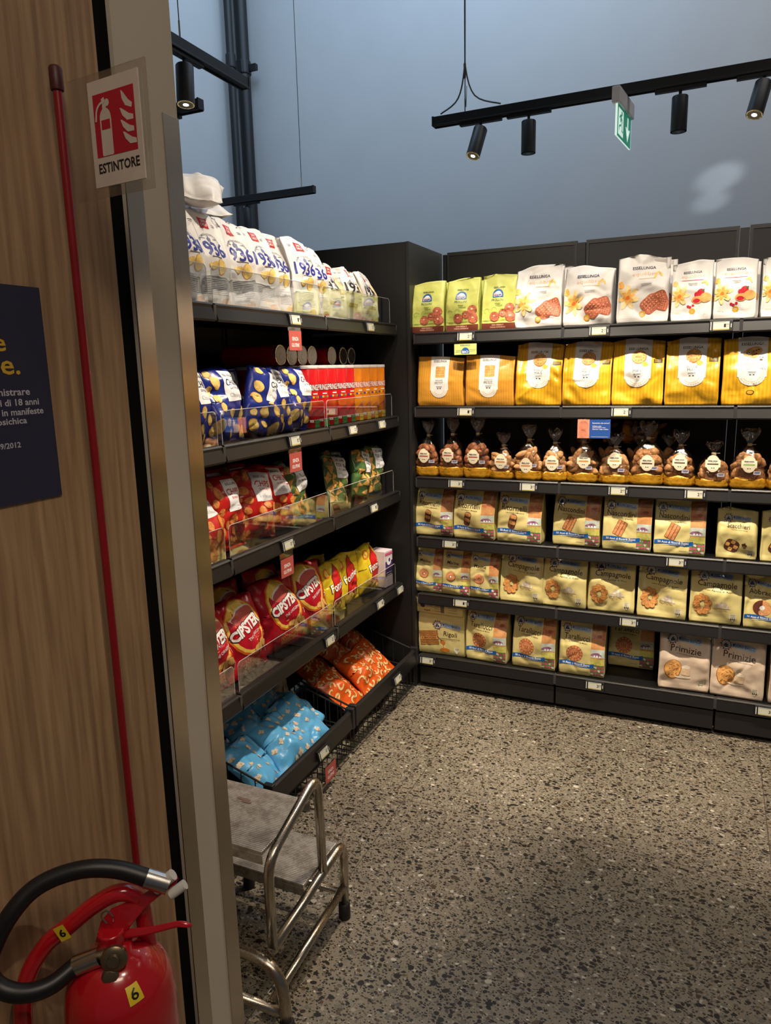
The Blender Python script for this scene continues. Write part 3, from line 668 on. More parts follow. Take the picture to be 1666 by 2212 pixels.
def art_gold(kind):
    def f(a, w, h, v):
        top = h*.995; lw = .044 if kind == 'petit' else .052
        zc = .093 if kind == 'petit' else .115
        if kind == 'petit': zc = .080
        P_ = ink('label_white', (232, 230, 226)); a.part('label')
        cx = -.002
        a.rect(cx, (top+zc)/2, lw*2, top-zc, P_); a.rect(cx, zc-.004, lw*2, .010, P_); a.ell(cx, zc-.006, lw*.9, .036, P_)
        for k in range(11):
            t = R(200+14*k); a.rect(cx+lw*.74*cos(t), zc-.006+.029*sin(t), .0045, .0016, GOLDI, 200+14*k+60)
            t = R(206+14*k); a.rect(cx+lw*.56*cos(t), zc-.006+.022*sin(t), .0045, .0016, GOLDI, 200+14*k-60)
        a.lines(cx, zc+.010 if kind != 'petit' else zc+.008, .030, 2, .004, INKB, .0018)
        a.rect(cx-.006, zc-.001, .007, .004, INKB); a.rect(cx+.006, zc-.001, .007, .004, INKB)
        if kind == 'petit':
            a.part('picture').rect(cx+.004, .152, .047, .050, CKG, 0, .004)
            for i in range(5):
                for j in range(4): a.ell(cx+.004-.017+i*.0085, .135+j*.0112, .0022, .0016, food('dot', (150, 96, 50)), n=6)
            a.part('lettering').text('ESSELUNGA', cx, .200, .062, .0105, INKB, .018)
            a.text('biscotti', cx, .116, .034, .009, INKB, -.004); a.text('PETIT', cx, .103, .040, .011, INKB, 0)
        elif kind == 'mais':
            a.part('picture').ell(cx+.004, .192, .029, .029, food('mais_rim', (176, 108, 60))); a.ell(cx+.003, .194, .027, .026, CKG)
            for k in range(10): t = R(36*k+v*9); a.ell(cx+.003+.019*cos(t), .194+.018*sin(t), .003, .0016, food('dot', (150, 96, 50)), 36*k, n=6)
            a.text('MAIS', cx+.003, .193, .026, .009, food('dot', (150, 96, 50)), .01); a.ell(cx+.028, .163, .012, .010, ink('corn', (226, 184, 70), .3), wob=.15, seed=2)
            a.part('lettering').text('ESSELUNGA', cx, .226, .074, .010, INKB, .018); a.text('frollini al', cx, .149, .038, .010, INKB, -.004); a.text('MAIS', cx, .137, .032, .0105, INKB, 0)
            a.part('stamp').rect(.076, .176, .034, .016, ink('dark_stamp', (72, 56, 30))); a.lines(.076, .180, .028, 2, .006, GOLDI, .0022)
        else:
            a.part('picture')
            for (x, z, r_, an) in ((-.012, .200, .022, 20), (.012, .207, .022, -10), (.006, .190, .018, 15)):
                a.ell(cx+x, z, r_, r_*.7, CKG, an, wob=.08, seed=int(r_*999))
                for k in range(3): a.ell(cx+x-r_*.4+k*r_*.4, z+.003*(k-1), .0035, .0025, CKD, wob=.2)
            for (x, z, r_) in ((.028, .170, .006), (.033, .178, .003), (.024, .180, .0025)): a.ell(x, z, r_, r_*.7, CKD)
            a.part('lettering').text('ESSELUNGA', cx, .232, .080, .0105, INKB, .018); a.text('frollini con', cx, .164, .048, .009, INKB, -.004)
            a.text('GRANO SARACENO', cx, .154, .086, .0085, INKB, .004); a.text('E GOCCE DI', cx, .145, .050, .008, INKB, .0); a.text('CIOCCOLATO FONDENTE', cx, .136, .092, .008, INKB, .0)
            a.part('seal').ell(-.004, .048, .014, .009, ink('dark_stamp', (72, 56, 30))); a.ell(-.004, .048, .011, .0065, GOLDI)
    return f
CREAM = film('cream_film', (222, 206, 138), .42); CREAM2 = film('blush_film', (216, 194, 172), .42)
def mill_logo(a, cx, cz, s):
    DK = ink('mill_dark', (52, 56, 84)); PB = ink('pale_blue', (158, 186, 216)); OR = ink('leafs', (206, 120, 60), .2)
    a.part('logo')
    for k in range(12): t = 30*k; a.ell(cx-.052*s+.020*s*cos(R(t)), cz+.020*s*sin(R(t)), .0045*s, .002*s, OR if k % 2 else DK, t)
    a.rect(cx+.014*s, cz-.001*s, .092*s, .020*s, PB, -5, .004*s)
    a.rect(cx+.044*s, cz-.012*s, .022*s, .007*s, PB, -5, .003*s)
    a.ell(cx-.052*s, cz, .0185*s, .0185*s, DK); a.ell(cx-.052*s, cz, .016*s, .016*s, ink('mill_sky', (206, 204, 198)))
    a.rect(cx-.052*s, cz-.007*s, .020*s, .007*s, DK); a.poly([(-.010*s, 0), (.010*s, 0), (0, .007*s)], DK, cx-.052*s, cz-.003*s)
    for an in (20, 110): a.rect(cx-.052*s, cz+.004*s, .018*s, .0014*s, DK, an)
    a.text('MULINO BIANCO', cx+.014*s, cz-.0005*s, .086*s, .014*s, WHITE, .025, 0, -5); a.text('MULINO BIANCO', cx+.014*s, cz-.0005*s, .084*s, .013*s, ink('mill_blue', (34, 44, 104)), .02, 0, -5)
def ck_ritorn(a, cx, cz, s):
    LT = food('roll_light', (206, 146, 92), .3)
    a.rect(cx, cz, .034*s, .066*s, CKD, -14, .012*s); c, q = cos(R(-14)), sin(R(-14))
    for dx, dz in ((0, .021), (-.0, -.006)): a.rect(cx+dx*c-dz*s*q, cz+dz*s*c, .030*s, .017*s, LT, -14, .006*s)
    a.rect(cx-.005*s, cz-.022*s, .003*s, .016*s, food('roll_dark', (50, 26, 18)), -14)
def ck_nascon(a, cx, cz, s):
    LT = food('finger', (206, 140, 92), .25); a.rect(cx, cz, .042*s, .066*s, food('finger_dark', (146, 84, 50)), -24, .004*s)
    c, q = cos(R(-24)), sin(R(-24))
    for k in (-1, 0, 1): a.rect(cx+k*.0135*s*c, cz+k*.0135*s*q, .0105*s, .064*s, LT, -24, .003*s)
def ck_scac(a, cx, cz, s):
    a.rect(cx, cz, .075*s, .070*s, CKD, -22, .022*s); c, q = cos(R(-22)), sin(R(-22)); g = .0225*s
    for i in (-1, 0, 1):
        for j in (-1, 0, 1):
            if (i+j) % 2: a.rect(cx+(i*c-j*q)*g, cz+(i*q+j*c)*g, g*.96, g*.92, CKG, -22, .003)
    for (x, z, r_) in ((.062, .010, .010), (.072, .004, .006), (.066, -.008, .005)): a.rect(cx+x*s, cz+z*s, r_*2*s, r_*1.5*s, CKD, 20)
def ck_macine(a, cx, cz, s):
    LT = food('ring_light', (212, 146, 100), .2, 60); a.ell(cx, cz, .033*s, .031*s, food('ring_dark', (166, 96, 60))); a.ell(cx-.001, cz+.002*s, .031*s, .028*s, LT)
    a.ell(cx, cz-.001, .010*s, .009*s, food('ring_dark', (166, 96, 60))); a.ell(cx+.001, cz-.002*s, .005*s, .005*s, WHITE)
    for k in range(5): t = R(40+25*k); a.rect(cx+.022*s*cos(t), cz+.002+.020*s*sin(t), .005*s, .0015, food('ring_dark', (166, 96, 60)), 40+25*k-70)
def ck_camp(a, cx, cz, s):
    D = food('knot_dark', (160, 96, 46), .3); L_ = food('knot_light', (216, 150, 84), .25, 50)
    for k in range(9):
        t_ = R(40*k+12); x, z = .0235*cos(t_), .031*sin(t_)
        a.ell(cx+x*s, cz+z*s, .0165*s, .0125*s, D, 40*k+50, wob=.03, seed=k)
        a.ell(cx+x*s, cz+z*s, .0155*s, .0112*s, L_, 40*k+50, wob=.03, seed=k)
        for j in (-1, 1): a.rect(cx+x*s+j*.005*s, cz+z*s, .0010*s, .014*s, D, 35+20*k)
    a.rect(cx, cz, .012*s, .016*s, ink('cream_hole', (222, 206, 138)), 45, .002)
    RI = ink('rice', (206, 192, 170), .35); a.poly([(-.03*s, -.010*s), (.036*s, -.014*s), (.018*s, .012*s), (.002*s, .020*s), (-.014*s, .008*s)], RI, cx+.072*s, cz+.004)
    for k in range(9): a.ell(cx+.045*s+k*.006*s, cz-.012-.002*(k % 3), .004*s, .0012*s, food('grain', (190, 140, 84)), 20*k)
def ck_abb(a, cx, cz, s):
    a.ell(cx, cz, .036*s, .033*s, food('abb_dark', (104, 56, 40), .2), a0=90, a1=270); a.ell(cx, cz, .036*s, .033*s, food('abb_light', (222, 160, 108), .2), a0=-90, a1=90)
    a.ell(cx, cz-.020*s, .014*s, .013*s, food('abb_light', (222, 160, 108), .2)); a.ell(cx, cz, .011*s, .010*s, WHITE)
def ck_tar(a, cx, cz, s):
    D = food('tar_dark', (170, 92, 56), .2); L_ = food('tar_light', (218, 146, 100), .2)
    a.ell(cx, cz, .032*s, .032*s, D)
    for k in range(14): t = R(k*360/14); a.ell(cx+.0265*s*cos(t), cz+.0265*s*sin(t), .005*s, .005*s, L_, n=8)
    a.ell(cx, cz, .020*s, .020*s, L_); a.ell(cx, cz, .017*s, .017*s, D); a.ell(cx, cz, .0155*s, .0155*s, L_)
    for k in (-1, 0, 1): a.rect(cx+k*.007*s, cz+.001, .003*s, .011*s, D, k*-18)
    a.rect(cx, cz-.007*s, .020*s, .002*s, D)
def ck_prim(a, cx, cz, s):
    D = food('prim_dark', (168, 106, 52), .3); L_ = food('prim_light', (226, 166, 96), .35, 70)
    a.ell(cx-.01, cz, .034*s, .044*s, D, -15, wob=.06, seed=3); a.ell(cx-.010, cz+.002, .031*s, .041*s, L_, -15, wob=.06, seed=3)
    r = random.Random(4)
    for k in range(16): a.ell(cx-.01+r.uniform(-.022, .022)*s, cz+r.uniform(-.030, .030)*s, .006*s, .0016*s, D, r.uniform(0, 180), n=8)
    SK = ink('sack', (210, 182, 150), .15); a.rect(cx+.042*s, cz-.006*s, .036*s, .034*s, SK, -6, .006); a.ell(cx+.042*s, cz+.012*s, .017*s, .008*s, ink('flour', (236, 222, 200), .1), wob=.15); a.ell(cx+.03*s, cz-.032*s, .034*s, .004*s, ink('flour', (236, 222, 200), .1))
def art_mill(name, sub, ck, anniv, sz=1., cpos=(0, .5), nw=None, nh=.026):
    def f(a, w, h, v):
        k = w/.2
        if anniv:
            x0 = w*.20; xc = (x0+w*.49)/2; ww = w*.49-x0; a.part('picture')
            a.rect(xc, h*.58, ww, h*.83, ink('strip_orange', (206, 146, 92), .12)); a.rect(xc, h*.88, ww, h*.22, ink('strip_brown', (150, 100, 62), .2))
            for q in range(4): a.ell(xc-ww*.3+q*ww*.2, h*.86+q*.004, .010, .0022, ink('wheat', (196, 144, 90)), 50)
            a.rect(xc, h*.68, ww, h*.07, ink('bread', (206, 120, 84), .3)); a.ell(xc+ww*.1, h*.69, ww*.22, h*.026, ink('bread2', (160, 90, 56), .3))
            a.rect(xc, h*.42, ww, h*.14, ink('haze', (196, 206, 196), .12)); a.ell(xc-ww*.1, h*.40, ww*.36, h*.035, ink('village', (140, 96, 126), .35), wob=.2)
            for q in range(3): a.rect(xc-ww*.22+q*ww*.2, h*.375, ww*.13, h*.035, WHITE)
            a.rect(xc, h*.27, ww, h*.12, ink('field', (204, 198, 104), .2)); a.rect(xc, h*.12, ww, h*.20, ink('field_green', (110, 124, 70), .35))
            for q in range(12): a.ell(xc-ww*.4+(q % 4)*ww*.26, h*(.06+.06*(q//4)), .006, .005, (ink('bloom', (200, 84, 122), .2) if q % 3 else ink('bloom_pale', (236, 208, 216), .1)), wob=.3, seed=q)
            cx = -w*.14
        else:
            cx = 0
            a.part('emblem').poly([(-.013, .014), (.013, .014), (.014, -.004), (0, -.019), (-.014, -.004)], ink('shield', (228, 220, 190)), w*.34, h*.14)
            a.lines(w*.34, h*.14+.010, .020, 3, .005, GREY, .0014); 
            for q in (-1, 0, 1): a.ell(w*.34+q*.006, h*.14-.008, .002, .005, INKB, -q*25)
        mill_logo(a, cx+.008 if anniv else 0.004, h*.80, k*(.94 if anniv else 1))
        a.part('lettering').text(name, cx+.004*k, h*.655, (nw or .105)*k, nh*k, BROWN, .004, 0, -3)
        a.text(sub, cx+.01*k, h*.655-.021*k, (nw or .105)*k*.72, .0055*k, BROWN, .004, 0, -3)
        a.part('biscuit_picture'); ck(a, (cpos[0] if not anniv else cx+cpos[0])*1., h*cpos[1]*.8, sz*k)
        if anniv:
            BL = ink('ribbon', (26, 96, 176)); a.part('ribbon')
            x1 = w*.27; n = 8; pts = [(-w*.49+(x1+w*.49)*i/n, h*.16+.004*sin(i/n*6.3)+.002) for i in range(n+1)]
            top = [(x, z+.015*k+.003) for x, z in pts]; 
            for i in range(n): a.poly([pts[i], pts[i+1], top[i+1], top[i]], BL)
            a.text('50 Anni di Ricordi Buoni', -w*.12, h*.16+.0125*k, .120*k, .0095*k, WHITE, .02, 0, -1.5)
            a.lines(-w*.10, h*.16+.0035*k, .09*k, 1, .004, WHITE, .0014)
            a.lines(w*.08, h*.07, .03, 1, .01, GREY, .0012)
    return f
def art_1936(col, seal, alt):
    def f(a, w, h, v):
        P_ = ink('print_grey', (104, 102, 108)); zz = h
        a.part('logo').poly([(-.019, .016), (-.009, .0145), (.009, .0145), (.019, .016), (.0165, 0), (.018, -.017), (0, -.0145), (-.018, -.017), (-.0165, 0)], ink('logo_red', (188, 30, 34)), .004, zz*.87)
        a.text('SAN', .004, zz*.87+.0055, .018, .0085, WHITE, .015); a.text('CARLO', .004, zz*.87-.0055, .027, .0085, WHITE, .015)
        a.part('lettering').lines(-.048, zz*.885, .020, 2, .005, P_, .0016); a.lines(.050, zz*.865, .020, 2, .005, P_, .0016)
        a.text('RINOMATA ROSTICCERIA', .004, zz*.745, .098, .0065, P_, .005, 0, 0, .05)
        a.poly([(-.006, -.008), (.006, -.008), (.007, .002), (.002, .005), (0, .012), (-.002, .005), (-.007, .002)], ink('slate', (112, 116, 150)), .004, zz*.695)
        a.lines(-.018, zz*.695, .014, 1, .1, P_, .0014); a.lines(.026, zz*.695, .014, 1, .1, P_, .0014)
        a.text('1936', .002, zz*.585, .112, .044, col, .02); a.lines(.008, zz*.50, .05, 1, .01, P_, .0026)
        a.part('picture')
        if not alt:
            a.ell(.026, zz*.40, .021, .024, CHIPE, -30, wob=.08, seed=1); a.ell(.027, zz*.402, .019, .022, CHIP, -30, wob=.08, seed=1)
            a.ell(-.010, zz*.405, .017, .010, CHIPE, 40, wob=.1, seed=2); a.ell(-.010, zz*.407, .015, .0085, CHIP, 40, wob=.1, seed=2); a.ell(-.022, zz*.40, .011, .008, CHIP, -30, wob=.12, seed=5)
            a.part('text_panel').rect(0, zz*.175, w*.86, zz*.27, ink('panel_white', (236, 235, 236))); a.text('ANTICA RICETTA', 0, zz*.285, .044, .004, P_, .0)
            a.lines(-.002, zz*.262, w*.72, 9, zz*.019, P_, .0017, v+2)
            a.part('corner_tint').ell(.04, .012, .022, .010, ink('peach', (236, 190, 150), .1), wob=.1)
        else:
            a.ell(.048, zz*.60, .021, .034, food('potato', (232, 190, 140), .1, 20), 20, wob=.05); a.ell(.046, zz*.60, .018, .030, food('potato_in', (242, 210, 166), .1, 20), 20, wob=.05)
            a.part('seal').rect(.0, zz*.27, .066, .015, ink('bronze', (160, 112, 62)), -3); a.text('IL CLASSICO', 0, zz*.27, .052, .006, ink('tan', (230, 190, 160)), .01, 0, -3)
            a.part('lettering').lines(.052, zz*.40, .024, 2, .012, P_, .006)
    return f
def chips_on(a, w, h, seed, n, avoid, shape='chip', r0=.014, r1=.024):
    r = random.Random(seed); a.part('picture'); done = []; tries = 0
    while len(done) < n and tries < 400:
        tries += 1; x = r.uniform(-w*.42, w*.42); z = r.uniform(h*.06, h*.94); q = r.uniform(r0, r1)
        if avoid and avoid[0]-q < x < avoid[1]+q and z > avoid[2]-q: continue
        if any((x-u)**2+(z-v_)**2 < (q+p)**2*.8 for u, v_, p in done): continue
        done.append((x, z, q)); an = r.uniform(0, 180)
        if shape == 'chip':
            a.ell(x, z, q, q*r.uniform(.6, .9), CHIPE, an, wob=.09, seed=len(done)); a.ell(x+.001, z+.001, q*.88, q*.66, CHIP, an, wob=.09, seed=len(done))
        elif shape == 'tri':
            T1 = food('tortilla', (212, 160, 88), .3, 70); p = [(q*1.3*cos(R(t)), q*1.3*sin(R(t))) for t in (90, 210, 330)]; a.poly(p, CHIPE, x, z, an); a.poly([(u*.85, v_*.85) for u, v_ in p], T1, x, z, an)
        elif shape == 'redchip':
            a.ell(x, z, q, q*.85, food('paprika', (190, 92, 40), .3), an, wob=.06, seed=len(done)); a.ell(x+.001, z+.001, q*.88, q*.74, food('paprika_in', (222, 140, 72), .35), an, wob=.06, seed=len(done))
        elif shape == 'pop':
            PC = food('popcorn', (226, 208, 184), .12, 120); PD = food('popcorn_dark', (170, 128, 88), .2)
            a.ell(x, z, q*.7, q*.55, PD, an, wob=.15)
            for k in range(4): t = k*90+an+r.uniform(-25, 25); m_ = r.uniform(.34, .55); a.ell(x+q*.36*cos(R(t)), z+q*.34*sin(R(t)), q*m_, q*m_*.85, PC, t, n=10, wob=.16, seed=k)
            a.ell(x, z, q*.45, q*.40, PC, n=10, wob=.2, seed=4); a.ell(x+q*.1, z-q*.15, q*.16, q*.08, PD, an, n=8)
        elif shape == 'curl':
            CR = food('curl', (226, 190, 130), .15, 80); CD = food('curl_dark', (150, 78, 34), .1)
            v0 = len(done)*67 % 360
            a.ring(x+.001, z-.0015, q*.45, q*1.02, CD, 16, v0, v0+200); a.ring(x, z, q*.5, q, CR, 16, v0, v0+200)
            for t in (v0, v0+200): a.ell(x+q*.75*cos(R(t)), z+q*.75*sin(R(t)), q*.26, q*.26, CR, n=8)
def art_chips(base_word_col, flavor, shape, word='CHIPS'):
    def f(a, w, h, v):
        lx0, lx1, lz = -.012, .068, h*.50
        chips_on(a, w, h, v*7+3, 20, (lx0, lx1, lz), shape)
        a.part('label').rect((lx0+lx1)/2, (lz+h*.93)/2, lx1-lx0, h*.93-lz, ink('label_bright', (236, 236, 238)))
        c = (lx0+lx1)/2
        a.text('ESSELUNGA', c, h*.86, .054, .0085, ink('essel_navy', (24, 30, 62)), .02); a.text(word, c, h*.755, .064 if word == 'CHIPS' else .07, .022 if word == 'CHIPS' else .014, base_word_col, .02)
        a.text('DI PATATE' if word == 'CHIPS' else 'DI MAIS', c, h*.675, .042, .0075, base_word_col, .015); a.text(flavor, c, h*.58, .056, .012, GREY, -.012)
    return f
def art_cip(a, w, h, v):
    Y1 = ink('halo_yellow', (246, 206, 90), .08); Y2 = ink('halo_orange', (224, 110, 34), .1); RD = ink('shield_red', (186, 16, 40))
    a.part('picture').ell(.0, h*.60, .086, .100, Y2); a.ell(.0, h*.605, .080, .094, Y1); a.ell(.0, h*.61, .070, .084, RD)
    a.ell(-.012, h*.80, .05, .032, Y1, 8); a.ell(.004, h*.755, .058, .026, WHITE, 14); a.ell(.006, h*.74, .058, .024, ink('lips', (206, 92, 84)), 14)
    FD = food('puff', (226, 178, 104), .15, 40); FE = food('puff_edge', (178, 122, 54), .1)
    for k, (x, z) in enumerate(((.02, .30), (.044, .335), (.038, .27), (.062, .30))):
        a.ell(x, h*z, .020, .013, FE, 50*k, wob=.2, seed=k); a.ell(x, h*z+.001, .018, .011, FD, 50*k, wob=.2, seed=k)
    L_ = a.part('lettering')
    a.text('CIPSTER', -.004, h*.595, .158, .046, INKB, .04, .1, 17); a.text('CIPSTER', -.004, h*.595, .150, .041, WHITE, .045, .1, 17)
    a.text('THE ORIGINAL', .026, h*.475, .088, .011, WHITE, .01, 0, 17)
    OG = ink('golden_text', (226, 160, 60)); a.text('CROCCANTEZZA', -.004, h*.155, .085, .014, OG, .01, 0, 8); a.text('IRRESISTIBILE', -.002, h*.105, .085, .014, OG, .01, 0, 8)
    for k in (-1, 0, 1): a.rect(-.03+k*.008, h*.20+abs(k)*-.003, .0015, .010, OG, k*-25)
    a.text('7', .088, h*.40, .010, .018, WHITE, .02); a.rect(.094, h*.20, .014, .026, ink('paper', (226, 220, 200)), -8)
    for k in range(4): a.rect(.090+k*.0026, h*.20, .0012, .018, INKB, -8)
def art_fonz(a, w, h, v):
    RD = ink('fonz_red', (190, 30, 30)); a.part('picture').poly([(-.05, -.075), (.045, -.085), (.05, .02), (.012, .095), (-.03, .04)], ink('fonz_dark', (120, 14, 20)), .012, h*.52)
    a.poly([(-.046, -.070), (.042, -.080), (.046, .018), (.012, .085), (-.026, .036)], RD, .012, h*.52)
    a.ell(-.045, h*.80, .022, .022, ink('halo_orange', (224, 110, 34), .1)); a.ell(-.045, h*.80, .015, .015, ink('halo_yellow', (246, 206, 90), .08))
    for k in range(3): a.ell(-.03+k*.03, h*.16+.008*(k % 2), .022, .008, food('puff', (226, 178, 104), .15, 40), 40+k*30)
    a.text('Fonzies', .012, h*.53, .118, .040, INKB, .035, .15, 12); a.text('Fonzies', .012, h*.53, .112, .036, WHITE, .015, .15, 12)
def art_pop(front):
    def f(a, w, h, v):
        chips_on(a, w, h, v*5+1, 16 if front else 9, None if front else (-.09, .09, h*.52), 'pop', .010, .015)
        if not front:
            a.part('label').rect(0, h*.68, w*.8, h*.30, ink('band_grey', (150, 142, 136))); a.text('POP', 0, h*.75, .085, .026, ink('pop_navy', (30, 62, 96)), .02); a.text('CORN', 0, h*.62, .11, .026, ink('pop_navy', (30, 62, 96)), .02)
    return f
def art_curl(a, w, h, v): chips_on(a, w, h, v*11+2, 24, None, 'curl', .013, .017)

# ================================================================ BAGS
_proto = {}
def bag(key, var, name, cat, kind, w, h, d, art, mats, loc, rot, label, group, **kw):
    """first use of a (key, var) builds it, later ones copy it"""
    k = (key, var)
    if k in _proto: return dup(_proto[k], loc, rot, label, group)
    t = thing(name, label, cat, loc, rot, group)
    s = bag_mesh('bag_body', kind, w, h, d, (hash_(key)+var*31) % 9973, mats, t, **kw)
    if art:
        a = Art(s); art(a, w, h, var); a.build(t)
    _proto[k] = t; return t
def hash_(s): return sum((i+3)*ord(c) for i, c in enumerate(s))
ORD = ['leftmost', 'second', 'third', 'fourth', 'fifth', 'sixth', 'seventh', 'eighth']
WF = film('white_film', (226, 222, 218), .38); TILT = lambda t: R(-t)

# ---- back run, top shelf
YB = 3.135
z = RS[0]
for i, x in enumerate((-1.193, -1.030, -.866)):
    bag('bio', i, 'biscuit_bag', 'biscuit bag', 'block', .153, (.226, .230, .236)[i], .066, art_bio, LIME, (x, YB+.035, z), (TILT(2), 0, R((2, -1, 1)[i])),
        'lime green bag with three brown biscuits, %s of three, top shelf by the corner' % ORD[i], 'lime green biscuit bags', wr=.8, ncr=12)
for i, x in enumerate((-1.185, -1.005, -.845)):
    bag('bio', i, 'biscuit_bag', 'biscuit bag', 'block', .153, .23, .066, art_bio, LIME, (x, YB+.125, z), (TILT(2), 0, 0),
        'lime green bag half hidden behind the %s front lime green bag' % ORD[i], 'lime green biscuit bags')
WX_ = [(-.696, .262, 1), (-.492, .243, 2), (-.281, .268, 3)]
for i, (x, h_, v) in enumerate(WX_):
    bag('waffle', v, 'biscuit_bag', 'biscuit bag', 'block', .198, h_, .085, art_equi('waffle'), WF, (x, YB+.045, z), (TILT((3, 2, 4)[i]), 0, R((1, -3, 2)[i])),
        'crumpled white bag with waffle biscuits and orange flower, %s of three, top shelf' % ORD[i], 'white waffle biscuit bags', wr=1.35, fold=(0, .012, 0)[i])
for i, x in enumerate((-.675, -.262)):
    bag('waffle', 1+2*i, 'biscuit_bag', 'biscuit bag', 'block', .198, .26, .085, art_equi('waffle'), WF, (x, YB+.155, z), (0, 0, R(-2)),
        'white bag behind the %s white waffle biscuit bag' % ('leftmost', 'third')[i], 'white waffle biscuit bags')
for i, x in enumerate((-.100, .053, .215)):
    bag('berry', i % 2, 'biscuit_bag', 'biscuit bag', 'block', .147, .228, .072, art_equi('berry'), WF, (x, YB+.038, z), (TILT(1.5), 0, R((1, -1, 1)[i])),
        'white bag with strawberry biscuits and orange flower, %s' % ('left of three', 'middle of three', 'cut by the right edge')[i], 'white strawberry biscuit bags', wr=.7, ncr=12)
for i, x in enumerate((-.088, .066)):
    bag('berry', i % 2, 'biscuit_bag', 'biscuit bag', 'block', .147, .228, .072, art_equi('berry'), WF, (x, YB+.122, z), (0, 0, 0),
        'white bag behind the %s strawberry biscuit bag' % ('left', 'middle')[i], 'white strawberry biscuit bags')

# ---- second shelf
GO = striped('gold_stripes', (206, 144, 48), (216, 154, 56), .011); GY = striped('yellow_stripes', (222, 164, 30), (232, 178, 46), .013)
z = RS[1]
for i, x in enumerate((-1.136, -.906)):
    bag('petit', i, 'biscuit_bag', 'biscuit bag', 'block', .222, .222, .105, art_gold('petit'), GO, (x, YB+.055, z), (0, 0, R((0, .5)[i])),
        'squat orange striped bag with a square biscuit on a white label, %s one' % ('left', 'right')[i], 'orange square biscuit bags', wr=.45, ncr=9, top=.06)
for i, x in enumerate((-.690, -.487, -.287, -.082)):
    bag('mais', i, 'biscuit_bag', 'biscuit bag', 'block', .200, (.270, .268, .270, .268)[i], .085, art_gold('mais'), GY, (x, YB+.046, z), (TILT(3), 0, R((1, -2, 2, 0)[i])),
        'shiny yellow bag with a round biscuit on a white label, %s of four' % ORD[i], 'yellow round biscuit bags', wr=1.2)
bag('grano', 0, 'biscuit_bag', 'biscuit bag', 'block', .210, .262, .088, art_gold('grano'), GY, (.130, YB+.048, z), (TILT(3), 0, R(1)),
    'shiny yellow bag with chocolate drop biscuits, at the right edge of the second shelf', 'yellow chocolate drop biscuit bags', wr=1.2)

# ---- third shelf: see-through bags
FILM = clear('clear_film', (.97, .96, .94), .12, .12); PAP = mat('gold_paper', (196, 142, 36), .30, .25, .9, 55, .14, 60)
def blob_rings(w, d, h, seed, top=True, k=1.0, z0=0, z1=1.0):
    r = np.random.RandomState(seed); ph = r.uniform(0, 6, 6); out = []
    prof = [(0, .86), (.03, .98), (.12, 1.0), (.30, .97), (.45, .88), (.56, .72), (.64, .50), (.70, .28), (.74, .13), (.77, .10)] if top else [(0, .90), (.02, 1.0), (.06, 1.03), (.10, 1.0), (.13, 1.03), (.155, 1.0), (.17, 1.01)]
    if top: prof += [(.80, .16), (.87, .34), (.94, .46), (1.0, .52)]
    for t, f in prof:
        ring = []
        for j in range(40):
            a = 2*pi*j/40; e = (abs(cos(a))**.7)*(1 if cos(a) > 0 else -1), (abs(sin(a))**.75)*(1 if sin(a) > 0 else -1)
            cr = 1+.035*sin(7*a+ph[0]+t*9)+.03*sin(11*a+ph[1]-t*14)+(.02*sin(13*a+t*60+ph[5]) if not top else 0)+(.12*sin(9*a+ph[2]) if t > .74 else 0)
            dd = d if t < .78 else d*.55
            zz = t*h+(.012*sin(5*a+ph[3]) if t > .95 else 0)+(.005*sin(5*a+ph[4])+.003*sin(11*a) if not top and t > .16 else 0)
            ring.append((w/2*f*e[0]*cr*k, dd/2*f*e[1]*cr*k, zz))
        out.append(ring)
    return out
def biscuit_lump(kind, seed):
    r = np.random.RandomState(seed); b = MB(); ph = r.uniform(0, 6, 4); R_ = []
    n, m_ = 14, 7
    for i in range(m_+1):
        t = pi*i/m_; ring = []
        for j in range(n):
            a = 2*pi*j/n
            if kind == 'slice': rx, ry, rz = .031, .016, .010
            elif kind == 'disc': rx, ry, rz = .025, .025, .009
            elif kind == 'ring': rx, ry, rz = .024, .024, .010
            else: rx, ry, rz = .023, .019, .016
            k = 1+.07*sin(3*a+ph[0])+.05*sin(5*a+ph[1]+t*2)+.04*sin(7*t+ph[2])
            s_ = max(.02, sin(t))**.6
            ring.append((rx*k*s_*cos(a), ry*k*s_*sin(a), rz*cos(t)*k-(.006*(1-s_) if kind == 'ring' else 0)))
        R_.append(ring)
    b.rings(R_, 0); return b
_lump = {}
BM = {'choc': food('choc_chip_biscuit', (146, 90, 58), .6, 90), 'tan': food('tan_biscuit', (188, 138, 90), .3, 90), 'whole': food('wholemeal_biscuit', (158, 110, 68), .5, 120)}
